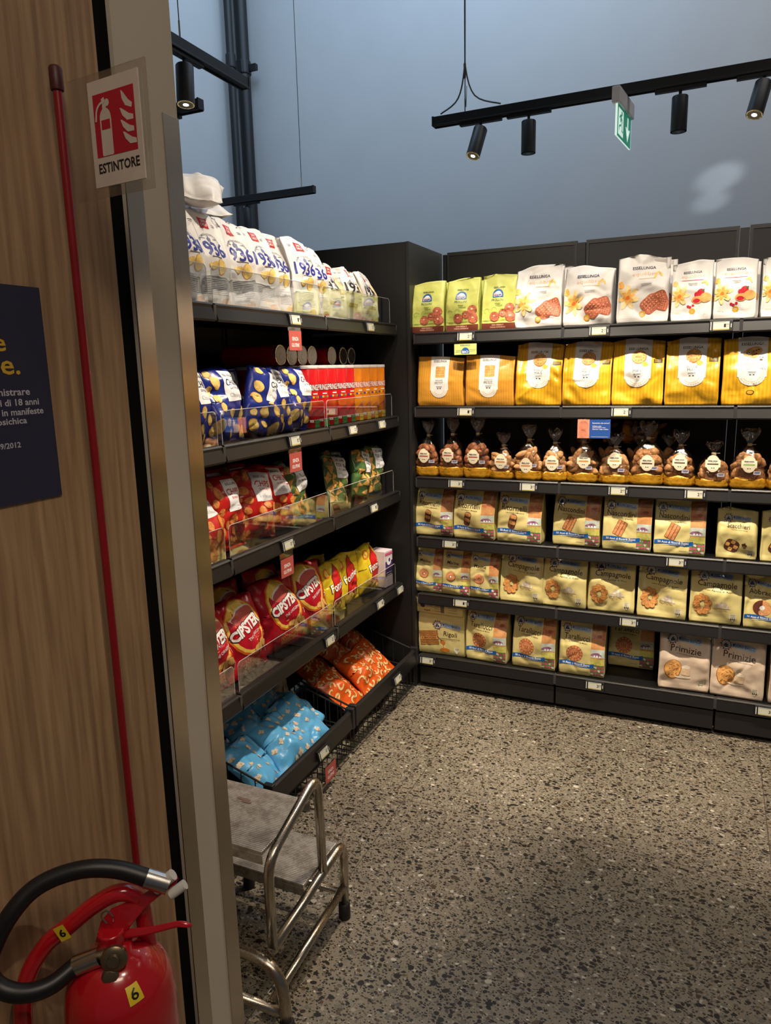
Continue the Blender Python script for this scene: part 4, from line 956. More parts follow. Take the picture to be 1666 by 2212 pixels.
def clear_bag(i, x, w, h, d, kind, bm, bandc, label, lx, lz, rz):
    t = thing('clear_biscuit_bag', label, 'biscuit bag', (x, YB+d/2+.004, RS[2]), (0, 0, R(rz)), 'see-through tied biscuit bags')
    b = MB(); b.rings(blob_rings(w, d, h, i*7+1)[:], 0, True); b.build('clear_film', FILM, t, smooth='all')
    b = MB(); b.rings(blob_rings(w*1.015, d*1.02, h, i*7+1, False), 0, True); b.build('gold_base', PAP, t, smooth='all')
    b = MB(); b.lathe([(.009, h*.735), (.0095, h*.75), (.009, h*.775)], seg=12); b.tube([(.008, -.004, h*.755), (.022, -.008, h*.762)], .0012, 5); b.build('twist_tie', mat('tie', (186, 170, 130), .5), t)
    r = random.Random(i*13+5); n = 0
    for lay, (zz, cnt, sp) in enumerate(((.24, 4, .36), (.33, 4, .36), (.42, 4, .32), (.50, 3, .24), (.34, 3, .26))):
        for q in range(cnt):
            u = -1+2*(q+.5)/cnt; px = u*w*sp*1.0; py = (-d*.24 if lay < 4 else d*.12)+r.uniform(-.006, .006); pz = zz*h+r.uniform(-.006, .006)
            key = (kind, (i+q) % 3)
            if key not in _lump:
                o = biscuit_lump(kind, q+9).build('biscuit', bm, t, smooth='all'); _lump[key] = o.data
            else:
                o = bpy.data.objects.new('biscuit', _lump[key]); COL.objects.link(o); o.parent = t
            o.location = (px, py, pz); o.rotation_euler = (R(90+r.uniform(-35, 25)), r.uniform(-1.2, 1.2), r.uniform(-.5, .5))
            sc = min(1.0, w/.125)*r.uniform(.98, 1.22); o.scale = (sc, sc, sc)
            o.material_slots[0].link = 'OBJECT'; o.material_slots[0].material = bm
    # oval paper label pasted on the film
    xs = np.linspace(-.03, .03, 9); zs = np.linspace(0, .072, 11)
    P = [[(lx+px, -(d/2*.985)*(max(.02, 1-abs((lx+px)/(w/2))**2.7)**.42)*(1-max(0, (zz_+lz-h*.42)/h)*.9)-.003, lz+zz_) for px in xs] for zz_ in zs]
    a = Art(Surf(P, .06, .072), base=.0016); PB = ink('label_cream', (232, 222, 196)); a.part('paper_label')
    a.ell(0, .036, .0255, .034, ink('label_gold', (214, 176, 120))); a.rect(0, .036, .056, .030, ink('label_gold', (214, 176, 120)), 0, .003); a.rect(0, .036, .0535, .0275, PB, 0, .003); a.ell(0, .036, .0240, .0325, PB)
    for k in range(7): a.rect(.018*cos(R(40+17*k)), .036+.026*sin(R(40+17*k)), .003, .0012, ink('label_gold', (214, 176, 120)), 40+17*k+70)
    for k in range(7): a.rect(.018*cos(R(-40-17*k)), .036+.026*sin(R(-40-17*k)), .003, .0012, ink('label_gold', (214, 176, 120)), -40-17*k-70)
    a.text('ESSELUNGA', 0, .046, .034, .0055, ink('essel_navy', (24, 30, 62)), .05); a.rect(0, .034, .040, .0055, bandc); a.lines(0, .040, .026, 1, .1, GREY, .001)
    a.rect(-.004, .019, .005, .003, INKB); a.rect(.004, .019, .005, .003, INKB)
    a.build(t)
    P = [[(w*.22+px, -(d/2)*(max(.02, 1-abs((w*.22+px)/(w/2))**2.7)**.42)-.003, h*.25+zz_) for px in (-.014, 0, .014)] for zz_ in (0, .008, .016)]
    a = Art(Surf(P, .028, .016), base=.0012); a.part('weight_sticker').rect(0, .008, .026, .014, ink('sticker', (190, 186, 196)), -4); a.lines(0, .011, .02, 2, .004, NAVY, .002); a.build(t)
PKB = ink('band_red', (176, 66, 66)); OB = ink('band_orange', (196, 128, 62)); DB = ink('band_brown', (84, 62, 50)); GB = ink('band_green', (134, 176, 90))
CB = [(-1.213, .122, .248, 'lump', 'choc', PKB, 'red band', -.010, .060), (-1.093, .120, .256, 'lump', 'choc', PKB, 'red band', -.006, .066), (-.973, .126, .262, 'lump', 'choc', PKB, 'red band', -.012, .062),
      (-.852, .118, .196, 'slice', 'tan', OB, 'orange band', .004, .044), (-.735, .120, .232, 'slice', 'tan', OB, 'orange band', -.006, .030), (-.621, .112, .216, 'lump', 'tan', OB, 'orange band', -.010, .044),
      (-.496, .134, .222, 'slice', 'tan', OB, 'orange band', .008, .058), (-.365, .124, .200, 'disc', 'tan', OB, 'orange band', .0, .062), (-.236, .136, .252, 'lump', 'whole', DB, 'brown band', .002, .056),
      (-.110, .120, .216, 'lump', 'whole', DB, 'brown band', .004, .062), (.015, .122, .176, 'disc', 'whole', DB, 'brown band', -.004, .060), (.142, .134, .226, 'ring', 'whole', GB, 'green band', .0, .062), (.270, .124, .200, 'ring', 'whole', GB, 'green band', .0, .060)]
ORD13 = ['first', 'second', 'third', 'fourth', 'fifth', 'sixth', 'seventh', 'eighth', 'ninth', 'tenth', 'eleventh', 'twelfth', 'thirteenth']
for i, (x, w_, h_, kd, bm, bc, bn, lx, lz) in enumerate(CB):
    clear_bag(i, x, w_, h_, .098, kd, BM[bm], bc, 'see-through tied bag of biscuits, oval label with %s, %s from the corner' % (bn, ORD13[i]), lx, lz, (4, -3, 6, -5, 3, 8, -2, 2, 0, -4, 3, 1, -2)[i])
for i, (x, y, an) in enumerate(((-.47, 3.37, 4), (-.27, 3.39, -6))):
    t = thing('clear_biscuit_bag', 'see-through biscuit bag lying on its side at the back, %s' % ('left, behind the blue card', 'right, behind the tied neck')[i], 'biscuit bag', (x-.085, y, RS[2]+.20), (0, R(90), R(an)), 'see-through tied biscuit bags')
    b = MB(); b.rings(blob_rings(.10, .10, .22, i+40)[:9], 0, True); b.build('clear_film', FILM, t, smooth='all')
    b = MB(); b.rings(blob_rings(.102, .102, .22, i+40, False), 0, True); b.build('gold_base', PAP, t, smooth='all')
    for q in range(7):
        o = bpy.data.objects.new('biscuit', list(_lump.values())[3+q % 3]); COL.objects.link(o); o.parent = t; o.location = ((q % 2-.5)*.04, (-.5+(q//2) % 2)*.05, .05+.016*q); o.rotation_euler = (q, q*.7, 0)
for i, x in enumerate((-.52, -.40, -.28, -.16)):
    t = thing('clear_biscuit_bag', 'shaded see-through biscuit bag in the second row, %s from the left' % ORD[i], 'biscuit bag', (x, 3.30, RS[2]), (0, 0, 0), 'see-through tied biscuit bags')
    b = MB(); b.rings(blob_rings(.115, .10, .19, i+60), 0, True); b.build('clear_film', FILM, t, smooth='all')
    b = MB(); b.rings(blob_rings(.117, .102, .19, i+60, False), 0, True); b.build('gold_base', PAP, t, smooth='all')
    for q in range(8):
        o = bpy.data.objects.new('biscuit', list(_lump.values())[3+q % 4]); COL.objects.link(o); o.parent = t; o.location = ((q % 3-1)*.03, (-.5+(q//3) % 2)*.04, .055+.009*q); o.rotation_euler = (1.3+q, q*.7, 0)

# ---- lower three shelves: cream bags
def cream(key, v, x, dy, zi, w, h, art, label, group, fm=CREAM, rz=0, t=2.5, d=.085, wr=1.0, **kw):
    bag(key, v, 'biscuit_bag', 'biscuit bag', 'block', w, h, d, art, fm, (x, YB+d/2+dy, RS[zi]), (TILT(t), 0, R(rz)), label, group, wr=wr, ncr=16, **kw)
A = art_mill('Ritornelli', 'con Cacao e Mandorle', ck_ritorn, True, 1.0, (.0, .50), .112, .024)
for i, (x, w_) in enumerate(((-1.178, .190), (-.975, .200), (-.764, .206))):
    cream('rit', i, x, (.012, 0, 0)[i], 3, w_, .238, A, 'cream bag picturing a striped cocoa roll biscuit above a blue ribbon, %s of three' % ORD[i], 'cream cocoa roll biscuit bags', rz=(2, -2, -3)[i])
A = art_mill('Nascondini', 'con Cioccolato da mordere', ck_nascon, True, 1.0, (.0, .50), .118, .022)
for i, (x, w_) in enumerate(((-.516, .206), (-.303, .200), (-.096, .200))):
    cream('nas', i, x, (.02, 0, -.004)[i], 3, w_, .240, A, 'cream bag picturing a grooved finger biscuit above a blue ribbon, %s of three' % ORD[i], 'cream finger biscuit bags', rz=(-2, 1, 2)[i])
A = art_mill('Scacchieri', 'Doppia Frolla con Cacao e Cioccolato', ck_scac, False, .95, (-.018, .33), .110, .022)
for i, x in enumerate((.118, .278)):
    cream('sca', i, x, 0, 3, .150, .206, A, ('cream bag picturing a chequered biscuit, last whole bag on the fourth shelf', 'cream chequered biscuit bag cut by the right edge of the view')[i], 'cream chequered biscuit bags', d=.07, rz=1)
A = art_mill('Macine', 'con Panna Fresca 100% Italiana', ck_macine, True, 1.05, (.0, .50), .084, .020)
for i, x in enumerate((-1.208, -1.066, -.926)):
    cream('mac', i, x, (.006, 0, 0)[i], 4, .143, .232, A, 'narrow cream bag picturing a ring biscuit above a blue ribbon, %s of three' % ORD[i], 'narrow cream ring biscuit bags', d=.07, rz=(1, -2, -2)[i])
A = art_mill('Campagnole', 'con Farina di Riso', ck_camp, False, 1.0, (-.050, .40), .150, .030)
for i, x in enumerate((-.754, -.558, -.358, -.150, .055)):
    cream('cam', i % 3, x, (0, 0, .004, -.006, 0)[i], 4, .198, .246, A, 'cream bag picturing a knotted ring biscuit and rice, %s of five' % ORD[i], 'cream knotted biscuit bags', rz=(2, -2, 1, -1, 2)[i], wr=1.1)
A = art_mill('Abbracci', 'con Cacao e Panna Fresca', ck_abb, True, 1.1, (.004, .48), .115, .022)
cream('abb', 0, .246, .0, 4, .172, .222, A, 'cream bag picturing a two-tone ring biscuit at the right edge of the view', 'cream two-tone ring biscuit bags', rz=2)
A = art_mill('Tarallucci', 'le Pastafrolle del Mulino', ck_tar, True, 1.15, (-.004, .48), .112, .024)
for i, (x, dy, lb) in enumerate(((-.915, 0, 'nearest the wrapped packs'), (-.690, 0, 'second from the wrapped packs'), (-.473, -.002, 'third from the wrapped packs'), (-.279, .17, 'pushed back in the shade'))):
    cream('tar', i, x, dy, 5, .202, .268, A, 'cream bag picturing a round stamped biscuit above a blue ribbon, %s' % lb, 'cream stamped biscuit bags', rz=(-3, -1, 1, 0)[i])
A = art_mill('Primizie', 'con Farina Integrale macinata a pietra', ck_prim, False, 1.0, (-.035, .42), .120, .026)
for i, x in enumerate((-.050, .158, .372)):
    cream('pri', i, x, 0, 5, .204, .270, A, ('pale pinkish bag picturing a golden oval biscuit, left of two whole ones', 'pale pinkish bag picturing a golden oval biscuit, right of two whole ones', 'pale pinkish biscuit bag cut by the right edge of the view')[i], 'pale pinkish biscuit bags', fm=CREAM2, rz=(3, -2, 3)[i], wr=1.3, d=.09)
# wrapped packs
def pack(loc, rot, label, w, h, d, art, seed):
    t = thing('wrapped_biscuit_pack', label, 'biscuit pack', loc, rot, 'wrapped honey biscuit packs')
    nx, nz = 14, 12; g = []
    for j in range(nz+1):
        g.append([((i/nx-.5)*w, -d/2-.004*sin(pi*i/nx)*sin(pi*j/nz)+.002*sin(i*2.1+seed)*sin(j*1.3), j/nz*h) for i in range(nx+1)])
    rings = []
    for j in range(nz+1):
        f = g[j]; e = .006 if j in (0, nz) else 0
        rings.append([(p[0], p[1]+e, p[2]) for p in f]+[(w/2+.004, -d*.2, f[-1][2]), (w/2+.004, d*.2, f[-1][2])]+[(w/2-(w*k/4), d/2-e, f[0][2]) for k in range(5)]+[(-w/2-.004, d*.2, f[0][2]), (-w/2-.004, -d*.2, f[0][2])])
    b = MB(); b.rings(rings, 0); b.build('wrapper', CREAM, t, smooth=True)
    a = Art(Surf(g, w, h)); art(a, w, h, seed); a.build(t)
def art_rig(a, w, h, v):
    mill_logo(a, .036, h*.74, 1.05)
    a.part('biscuit_picture'); D = food('rig_dark', (140, 84, 40), .2); L_ = food('rig_light', (206, 146, 82), .2)
    a.rect(-.062, h*.40, .096, .072, D, 8)
    for k in range(9):
        if abs(k-4) > 1: a.rect(-.062+.0011*(k-4)*-1, h*.40+(k-4)*.0078, .092, .0042, L_, 8)
    a.rect(-.062, h*.40, .092, .020, L_, 8); a.text('I RIGOLI', -.062, h*.40, .070, .012, D, .03, 0, 8)
    HN = ink('honey', (206, 120, 40), .2); a.rect(.008, h*.32, .026, .018, HN, -40, .005); a.rect(-.008, h*.41, .030, .003, BROWN, -38); a.ell(.018, h*.13, .024, .010, HN, wob=.1); a.rect(.012, h*.22, .003, .03, HN)
    a.part('lettering').text('Rigoli', .046, h*.52, .066, .030, BROWN, .004, 0, -4); a.lines(.046, h*.415, .10, 1, .01, BROWN, .0022)
    a.part('emblem').poly([(-.013, .014), (.013, .014), (.014, -.004), (0, -.019), (-.014, -.004)], ink('shield', (228, 220, 190)), .078, h*.15); a.lines(.078, h*.15+.008, .02, 2, .006, GREY, .0016)
def art_rig_top(a, w, h, v):
    a.part('logo').ell(-.085, h*.55, .013, .013, ink('mill_dark', (52, 56, 84))); a.rect(-.055, h*.58, .04, .010, ink('pale_blue', (158, 186, 216))); a.text('Rigoli', -.062, h*.22, .03, .011, BROWN)
    a.part('lettering').lines(.0, h*.7, .05, 4, .012, GREY, .002); a.rect(.018, h*.45, .018, h*.6, ink('barcode', (110, 104, 90))); a.lines(.07, h*.7, .05, 4, .012, GREY, .002)
pack((-1.145, YB+.055, RS[5]), (0, 0, R(2)), 'cream wrapped pack picturing a ridged honey biscuit, standing by the corner', .232, .205, .09, art_rig, 1)
pack((-1.148, YB+.050, RS[5]+.207), (0, 0, R(-2)), 'cream wrapped pack lying on top of the standing honey biscuit pack', .236, .075, .10, art_rig_top, 2)

# ================================================================ CRISPS RUN (fronts face +X)
XL = -1.362
BLU = ink('digits_blue', (44, 48, 140))
# top shelf
z = LS[0]; A0 = art_1936(BLU, None, False); A1 = art_1936(INKB, None, True)
for i, (y, h_, yr, tl, v) in enumerate(((1.730, .26, 4, 3, 2), (1.845, .272, -6, 2, 0), (1.975, .280, -4, 3, 1), (2.112, .290, -2, 3, 2), (2.242, .266, -9, 3, 0), (2.372, .276, -6, 2, 3), (2.505, .262, -4, 4, 1))):
    bag('san', v, 'crisps_bag', 'crisps bag', 'block', .158, .275, .085, A0, WF, (XL-.048-(.02 if i in (4, 6) else 0), y, z), (TILT(tl), 0, R(90+yr)),
        'tall white crisps bag with blue digits 1936, %s on the top shelf' % (['leftmost']+ORD[1:])[i], 'white crisps bags with blue digits', wr=.95, fold=.010, ncr=26)
for i, (y, h_, yr) in enumerate(((2.622, .22, -10), (2.755, .22, -6), (2.915, .215, 2))):
    bag('sanb', i, 'crisps_bag', 'crisps bag', 'block', (.135, .150, .165)[i], .215, .085, A1, WF, (XL-.05, y, z), (TILT(3), 0, R(90+yr)),
        'shorter white crisps bag with dark digits 1936 and potato slices, %s of three' % ORD[i], 'white crisps bags with dark digits', wr=1.25, ncr=24)
for i, (y, x) in enumerate(((1.80, 0), (1.93, 0), (2.06, 0), (2.19, 0), (2.32, 0), (2.46, 0), (2.60, 0), (2.74, 1), (2.88, 1))):
    bag('sanb' if x else 'san', i % 3, 'crisps_bag', 'crisps bag', 'block', .158, .275, .085, A0, WF, (XL-.150, y, z), (0, 0, R(90+(3, -5, 2)[i % 3])),
        'white crisps bag in the second row of the top shelf, %s from the left' % (ORD+['ninth'])[i], 'white crisps bags in the second row')
PL_ = film('white_film', (226, 222, 218), .38)
bag('sanl', 0, 'crisps_bag', 'crisps bag', 'pillow', .17, .20, .10, None, WF, (-1.40, 1.80, z+.300), (R(-66), R(10), R(90-52)), 'white crisps bag lying crumpled on top of the standing ones, back seam up', 'white crisps bags lying on top', wr=1.6)
def art_back(a, w, h, v):
    a.part('lettering').lines(0, h*.7, w*.5, 8, .012, ink('print_grey', (104, 102, 108)), .002)
bag('sanl', 1, 'crisps_bag', 'crisps bag', 'pillow', .15, .19, .08, art_back, WF, (-1.46, 1.96, z+.285), (R(-72), R(-6), R(60)), 'smaller white crisps bag lying on top, grey printed back showing', 'white crisps bags lying on top', wr=1.4)

# second shelf: blue crisps
z = LS[1]; BLF = film('blue_film', (34, 46, 128), .24); RDF = film('red_film', (196, 34, 30), .24); GNF = film('green_film', (74, 104, 58), .28); CRF = film('crimson_film', (186, 18, 38), .26); YLF = film('yellow_film', (214, 186, 40), .22)
AB = art_chips(ink('essel_navy', (24, 30, 62)), 'Classiche', 'chip'); AR = art_chips(ink('chips_red', (196, 36, 44)), 'Gusto Pomodoro', 'redchip'); AG = art_chips(ink('essel_navy', (24, 30, 62)), 'Mais', 'tri', 'TORTILLA')
BL = [(1.735, 0, .27, 4, 8, 0, 0), (1.885, 0, .232, 0, 12, 0, 1), (2.030, -.085, .225, -4, 10, 0, 2), (2.075, -.018, .190, -8, 6, 20, 3), (2.180, 0, .236, -4, 10, 0, 0), (2.318, 0, .226, -2, 11, 5, 1)]
BN = ['cut by the steel edge', 'second from the steel edge', 'standing back in the shade', 'slumped sideways in the middle', 'upright, left of the last one', 'next to the red tubes']
for i, (y, dx, h_, yr, tl, ry, v) in enumerate(BL):
    bag('blu', v, 'crisps_bag', 'crisps bag', 'pillow', .172, .235, .075, AB, BLF, (XL-.034+dx, y, z+.002), (TILT(tl), R(ry), R(90+yr)),
        'navy blue crisps bag with white CHIPS label, %s' % BN[i], 'navy blue crisps bags', wr=1.2)
for i, (y, dx) in enumerate(((1.80, -.12), (1.95, -.15), (2.13, -.14))):
    bag('blu', (i+1) % 4, 'crisps_bag', 'crisps bag', 'pillow', .172, .235, .075, AB, BLF, (XL-.06+dx, y, z+.002), (TILT(10), 0, R(90)), 'navy blue crisps bag behind the front row, %s from the left' % ORD[i], 'navy blue crisps bags')
# tubes
def tube_can(col, name, foot, wd):
    t = thing('crisp_tube', '', 'crisp tube'); b = MB(); r = .0365; h = .232
    b.lathe([(r-.001, 0), (r, .002), (r, h-.006), (r-.001, h-.004)], seg=36); b.build('tube', film('tube_'+name, col, .3), t, smooth=True)
    b = MB(); b.lathe([(r+.0012, h-.010), (r+.0016, h-.008), (r+.0016, h), (r+.0005, h+.002), (r-.003, h+.0015)], seg=36); b.build('lid', mat('lid_white', (222, 218, 214), .3), t, smooth=True)
    b = MB(); b.lathe([(r+.0006, -.001), (r+.0006, .003), (r-.002, .003)], seg=36); b.build('metal_rim', TUBE, t, smooth=True)
    w_ = r*R(170); P = [[(r*sin(R(-85+170*i/20)), -r*cos(R(-85+170*i/20)), h*.96*j/8) for i in range(21)] for j in range(9)]
    a = Art(Surf(P, w_, h*.96)); k = .96
    a.part('lettering').text('PRINGLES', 0, .152, .062, .026, ink('tube_red', (196, 20, 30)) if wd else INKB, .04); a.text('PRINGLES', 0, .152, .058, .022, WHITE, .012)
    a.rect(0, .128, .022, .004, WHITE)
    for q, c in enumerate(((60, 70, 160), (220, 180, 40), (200, 60, 40), (60, 140, 70), (220, 180, 40))): a.rect(-.018+q*.009, .116, .0075, .008, ink('block%d' % q, c))
    a.part('sweep').ring(.022, .020, .052, .0555, ink('tube_shade', (120, 14, 30)) if not wd else ink('sweep', (150, 60, 60)), 20, 80, 180)
    if wd: a.part('patch').ell(.030, .060, .020, .030, ink('lilac', (196, 110, 150)), 25)
    a.part('foot_panel').rect(.012, .024, .040, .016, foot); a.rect(.012, .008, .040, .012, foot); a.rect(-.020, .026, .014, .008, WHITE); a.lines(-.02, .027, .010, 2, .003, INKB, .001)
    a.rect(0, .031, .072, .001, WHITE)
    a.build(t); return t
RT = tube_can((200, 20, 26), 'red', ink('foot_green', (56, 130, 66)), False); OT = tube_can((226, 130, 20), 'orange', ink('foot_yellow', (214, 196, 70)), True)
ys = [2.412, 2.489, 2.566, 2.643, 2.720]
RT['group'] = 'red crisp tubes standing'; OT['group'] = 'orange crisp tubes'
for i, y in enumerate(ys):
    lb = 'red crisp tube standing in the front row, %s of five from the left' % ORD[i]
    if i == 0: RT.location = (XL-.040, y, z); RT.rotation_euler = (0, 0, R(74)); RT['label'] = lb
    else: dup(RT, (XL-.040, y, z), (0, 0, R(74-3*(i % 2))), lb)
for i in range(4):
    y = 2.797+.077*i; lb = 'orange crisp tube standing in the front row, %s' % ('next to the red ones', 'second', 'third', 'nearest the end panel')[i]
    if i == 0: OT.location = (XL-.040, y, z); OT.rotation_euler = (0, 0, R(74)); OT['label'] = lb
    else: dup(OT, (XL-.040, y, z), (0, 0, R(74-2*(i % 2))), lb)
for row in range(1, 4):
    for i in range(4 if row > 1 else 5):
        y = 2.335+.077*i+(.0 if row > 1 else .0)
        if row == 1 and i == 0: continue
        dup(RT, (XL-.040-.077*row, y, z), (0, 0, R(80)), 'red crisp tube standing in row %s behind the front, %s from the left' % (('two', 'three', 'four')[row-1], ORD[i]), 'red crisp tubes standing behind')
def lying(y, label, top, glass=False):
    t = thing('crisp_tube', label, 'crisp tube', (-1.45, y, z+.235+.0375), (0, 0, 0), 'crisp tubes lying on the standing ones')
    M = Matrix.Rotation(R(90), 3, 'Y'); b = MB(); r = .0365; b.lathe([(r, -.235), (r, -.003)], seg=30, M=M); b.build('tube', film('tube_'+top, (200, 20, 26) if top == 'red' else (92, 50, 40), .3), t, smooth=True)
    b = MB(); b.lathe([(r+.001, -.006), (r+.001, 0), (r-.002, .0005), (r-.003, -.002)], seg=30, M=M); b.build('metal_rim', TUBE, t, smooth=True)
    P = [[(.0, -.036, -.036), (.0, .036, -.036)], [(.0, -.036, .036), (.0, .036, .036)]]
    a = Art(flat((0.0, 0, -.036), (0, 1, 0), (0, 0, 1), .072, .072), base=.0008)
    if glass: a.part('end_cap').ell(0, .036, .034, .034, mat('dark_cap', (46, 42, 40), .12), n=32); a.ring(0, .036, .0315, .034, LGREY, 32)
    else:
        a.part('end_cap').ell(0, .036, .0345, .0345, mat('cap_silver', (196, 190, 184), .35), n=32); a.ring(0, .036, .029, .030, GREY, 32)
        for k in range(5): a.ring(0, .036, .006+k*.0028, .007+k*.0028, GREY, 12, 30*k+90, 30*k+170)
    a.build(t)
for i, y in enumerate((2.305, 2.383, 2.461, 2.536)): lying(y, 'red crisp tube lying on top, pale round end forward, %s of four' % ORD[i], 'red')
lying(2.700, 'red crisp tube lying alone on top, pale round end forward', 'red')
lying(2.800, 'dark crisp tube with a clear end lying on top, left of two', 'brown', True); lying(2.878, 'dark crisp tube with a clear end lying on top, right of two', 'brown', True)

# third shelf
z = LS[2]
RL = [(1.735, 0, 0, 10, 0, 0), (1.860, 0, 2, 9, 0, 1), (2.025, -.012, -12, 12, 6, 2), (2.150, -.02, -20, 12, 0, 3)]
RN = ['cut by the steel edge', 'upright with its label in full view', 'leaning, second full label', 'next to the green bags']
for i, (y, dx, yr, tl, ry, v) in enumerate(RL):
    bag('red', v, 'crisps_bag', 'crisps bag', 'pillow', .178, .245, .08, AR, RDF, (XL-.034+dx, y, z+.004), (TILT(tl), R(ry), R(90+yr)), 'red crisps bag with white CHIPS label, %s' % RN[i], 'red crisps bags', wr=1.3)
for i, y in enumerate((1.80, 1.96, 2.10)):
    bag('red', i, 'crisps_bag', 'crisps bag', 'pillow', .178, .245, .08, AR, RDF, (XL-.165, y, z+.004), (TILT(9), 0, R(90)), 'red crisps bag in the shaded row behind, %s from the left' % ORD[i], 'red crisps bags')
GL = [(2.330, -.01, 6, 10, -6, 0), (2.500, -.11, 0, 30, -14, 1), (2.660, -.03, -4, 16, 14, 2), (2.780, -.10, 0, 8, 0, 0), (2.845, -.01, -8, 8, 10, 1), (2.975, -.01, 2, 6, 8, 2)]
GN = ['leftmost, beside the red bags', 'slumped back in the shade', 'leaning left of centre', 'half hidden behind another', 'second from the end panel', 'nearest the end panel']
for i, (y, dx, yr, tl, ry, v) in enumerate(GL):
    bag('grn', v, 'tortilla_bag', 'tortilla chips bag', 'pillow', .168, .222, .07, AG, GNF, (XL-.034+dx, y, z+.006), (TILT(tl), R(ry), R(90+yr)), 'green tortilla chips bag with white label, %s' % GN[i], 'green tortilla chips bags', wr=1.4)

# fourth shelf
z = LS[3]
CL = [(1.745, 0, 4, 14, 0, 0, 'cut by the steel edge'), (1.920, 0, 0, 15, 0, 1, 'biggest in view, large logo'), (2.170, -.01, -8, 16, 0, 2, 'second full logo'), (2.390, -.02, -14, 16, 0, 3, 'folded, beside the yellow bags'),
      (1.84, -.15, 0, 8, 6, 2, 'behind, nearest the steel edge'), (2.04, -.15, -4, 10, -6, 3, 'behind, with a dark crumpled top'), (2.26, -.15, 0, 8, 4, 0, 'behind, farthest right')]
for i, (y, dx, yr, tl, ry, v, wh) in enumerate(CL):
    bag('cip', v, 'snack_bag', 'snack bag', 'pillow', .240, .270, .10, art_cip, CRF, (XL-.040+dx, y, z+.004), (TILT(tl), R(ry), R(90+yr)), 'big red snack bag with slanted white lettering, %s' % wh, 'big red snack bags', wr=1.2)
for i, (y, dx, yr, tl, ry, v, wh) in enumerate(((2.565, -.02, -6, 10, 4, 0, 'small one beside the red bags'), (2.735, -.03, -12, 8, -4, 1, 'crumpled, in the middle'), (2.890, -.01, -4, 12, 4, 2, 'smooth, nearest the white box'), (2.64, -.13, 0, 8, 0, 1, 'behind in the shade'))):
    bag('fon', v, 'snack_bag', 'snack bag', 'pillow', .185, .225, .07, art_fonz, YLF, (XL-.034+dx, y, z+.004), (TILT(tl), R(ry), R(90+yr)), 'shiny yellow snack bag with red patch and white lettering, %s' % wh, 'yellow snack bags', wr=1.3)
t = thing('snack_box', 'small white and purple snack box at the end of the fourth crisps shelf', 'snack box', (XL-.04, 3.020, z), (0, 0, R(84)))
b = MB(); b.box(-.036, .036, -.045, .045, 0, .175); b.build('carton', mat('box_white', (222, 206, 214), .4), t, bevel=.002)
a = Art(flat((0, -.045, 0), (1, 0, 0), (0, 0, 1), .072, .175)); PU = ink('purple', (70, 50, 110)); a.part('picture').rect(0, .09, .066, .07, PU); a.ell(0, .125, .02, .02, WHITE); a.ell(.004, .13, .008, .01, PU); a.lines(0, .07, .05, 4, .011, WHITE, .003); a.rect(0, .160, .07, .012, ink('pink', (214, 90, 130))); a.build(t)

# ================================================================ WIRE BASKETS
def basket(y0, y1, label):
    t = thing('wire_basket', label, 'basket', (-1.262, y0, .03), (0, 0, R(90)), 'black wire baskets under the crisps shelves')
    L = y1-y0; D = .44; H0, H1 = .175, .315; w1 = MB(); rr = .0028
    hh = lambda y: H0+(H1-H0)*y/D
    w1.tube([(0, 0, H0), (L, 0, H0)], rr*1.4, 6); w1.tube([(0, 0, 0), (L, 0, 0)], rr, 6); w1.tube([(0, 0, .085), (L, 0, .085)], rr, 6)
    n = 15
    for i in range(n+1): x = L*i/n; w1.tube([(x, 0, 0), (x, 0, H0)], rr*.8, 5)
    for x in (0, L):
        w1.tube([(x, 0, H0), (x, D, H1)], rr*1.4, 6); w1.tube([(x, 0, 0), (x, D, 0)], rr, 6); w1.tube([(x, 0, .085), (x, D, .12)], rr, 6)
        for i in range(1, 9): y = D*i/8; w1.tube([(x, y, 0), (x, y, hh(y))], rr*.8, 5)
    w1.tube([(0, D, H1), (L, D, H1)], rr*1.4, 6); w1.tube([(0, D, 0), (L, D, 0)], rr, 6)
    for i in range(n+1): x = L*i/n; w1.tube([(x, 0, 0), (x, D, 0), (x, D, H1)], rr*.7, 5)
    w1.build('wire_cage', FIX, t, smooth=True)
    b = MB(); sec = [(-.004, .168), (-.004, .176), (-.012, .172), (-.018, .108), (-.010, .106), (-.006, .150)]
    b.rings([[(L, y, z_) for y, z_ in sec], [(0, y, z_) for y, z_ in sec]]); b.build('price_rail', RAIL, t)
    for x in (.0, L):
        b = MB(); b.box(x-.010, x+.010, -.020, .018, .10, .19); b.build('corner_cap', FIX, t, bevel=.004)
basket(1.800, 2.385, 'near black wire basket full of blue popcorn bags'); basket(2.415, 3.075, 'far black wire basket full of orange snack bags')
PBF = film('sky_blue_film', (96, 176, 226), .3); ORF = film('orange_film', (206, 84, 24), .3); GRF = film('grey_band_film', (90, 150, 190), .3)
for i, (x, y, z_, tl, yr, v, wh) in enumerate(((-1.300, 1.905, .125, 52, 6, 0, 'nearest the step stool'), (-1.300, 2.055, .135, 56, -10, 1, 'in the middle of the front row'), (-1.310, 2.215, .150, 55, -4, 2, 'front, below the price label'), (-1.36, 2.30, .150, 60, 14, 3, 'front, at the far corner of the basket'))):
    bag('pop', v, 'popcorn_bag', 'popcorn bag', 'pillow', .185, .235, .075, art_pop(True), PBF, (x, y, z_), (TILT(tl), 0, R(90+yr)), 'bright blue popcorn bag in the near basket, %s' % wh, 'blue popcorn bags', wr=1.5)
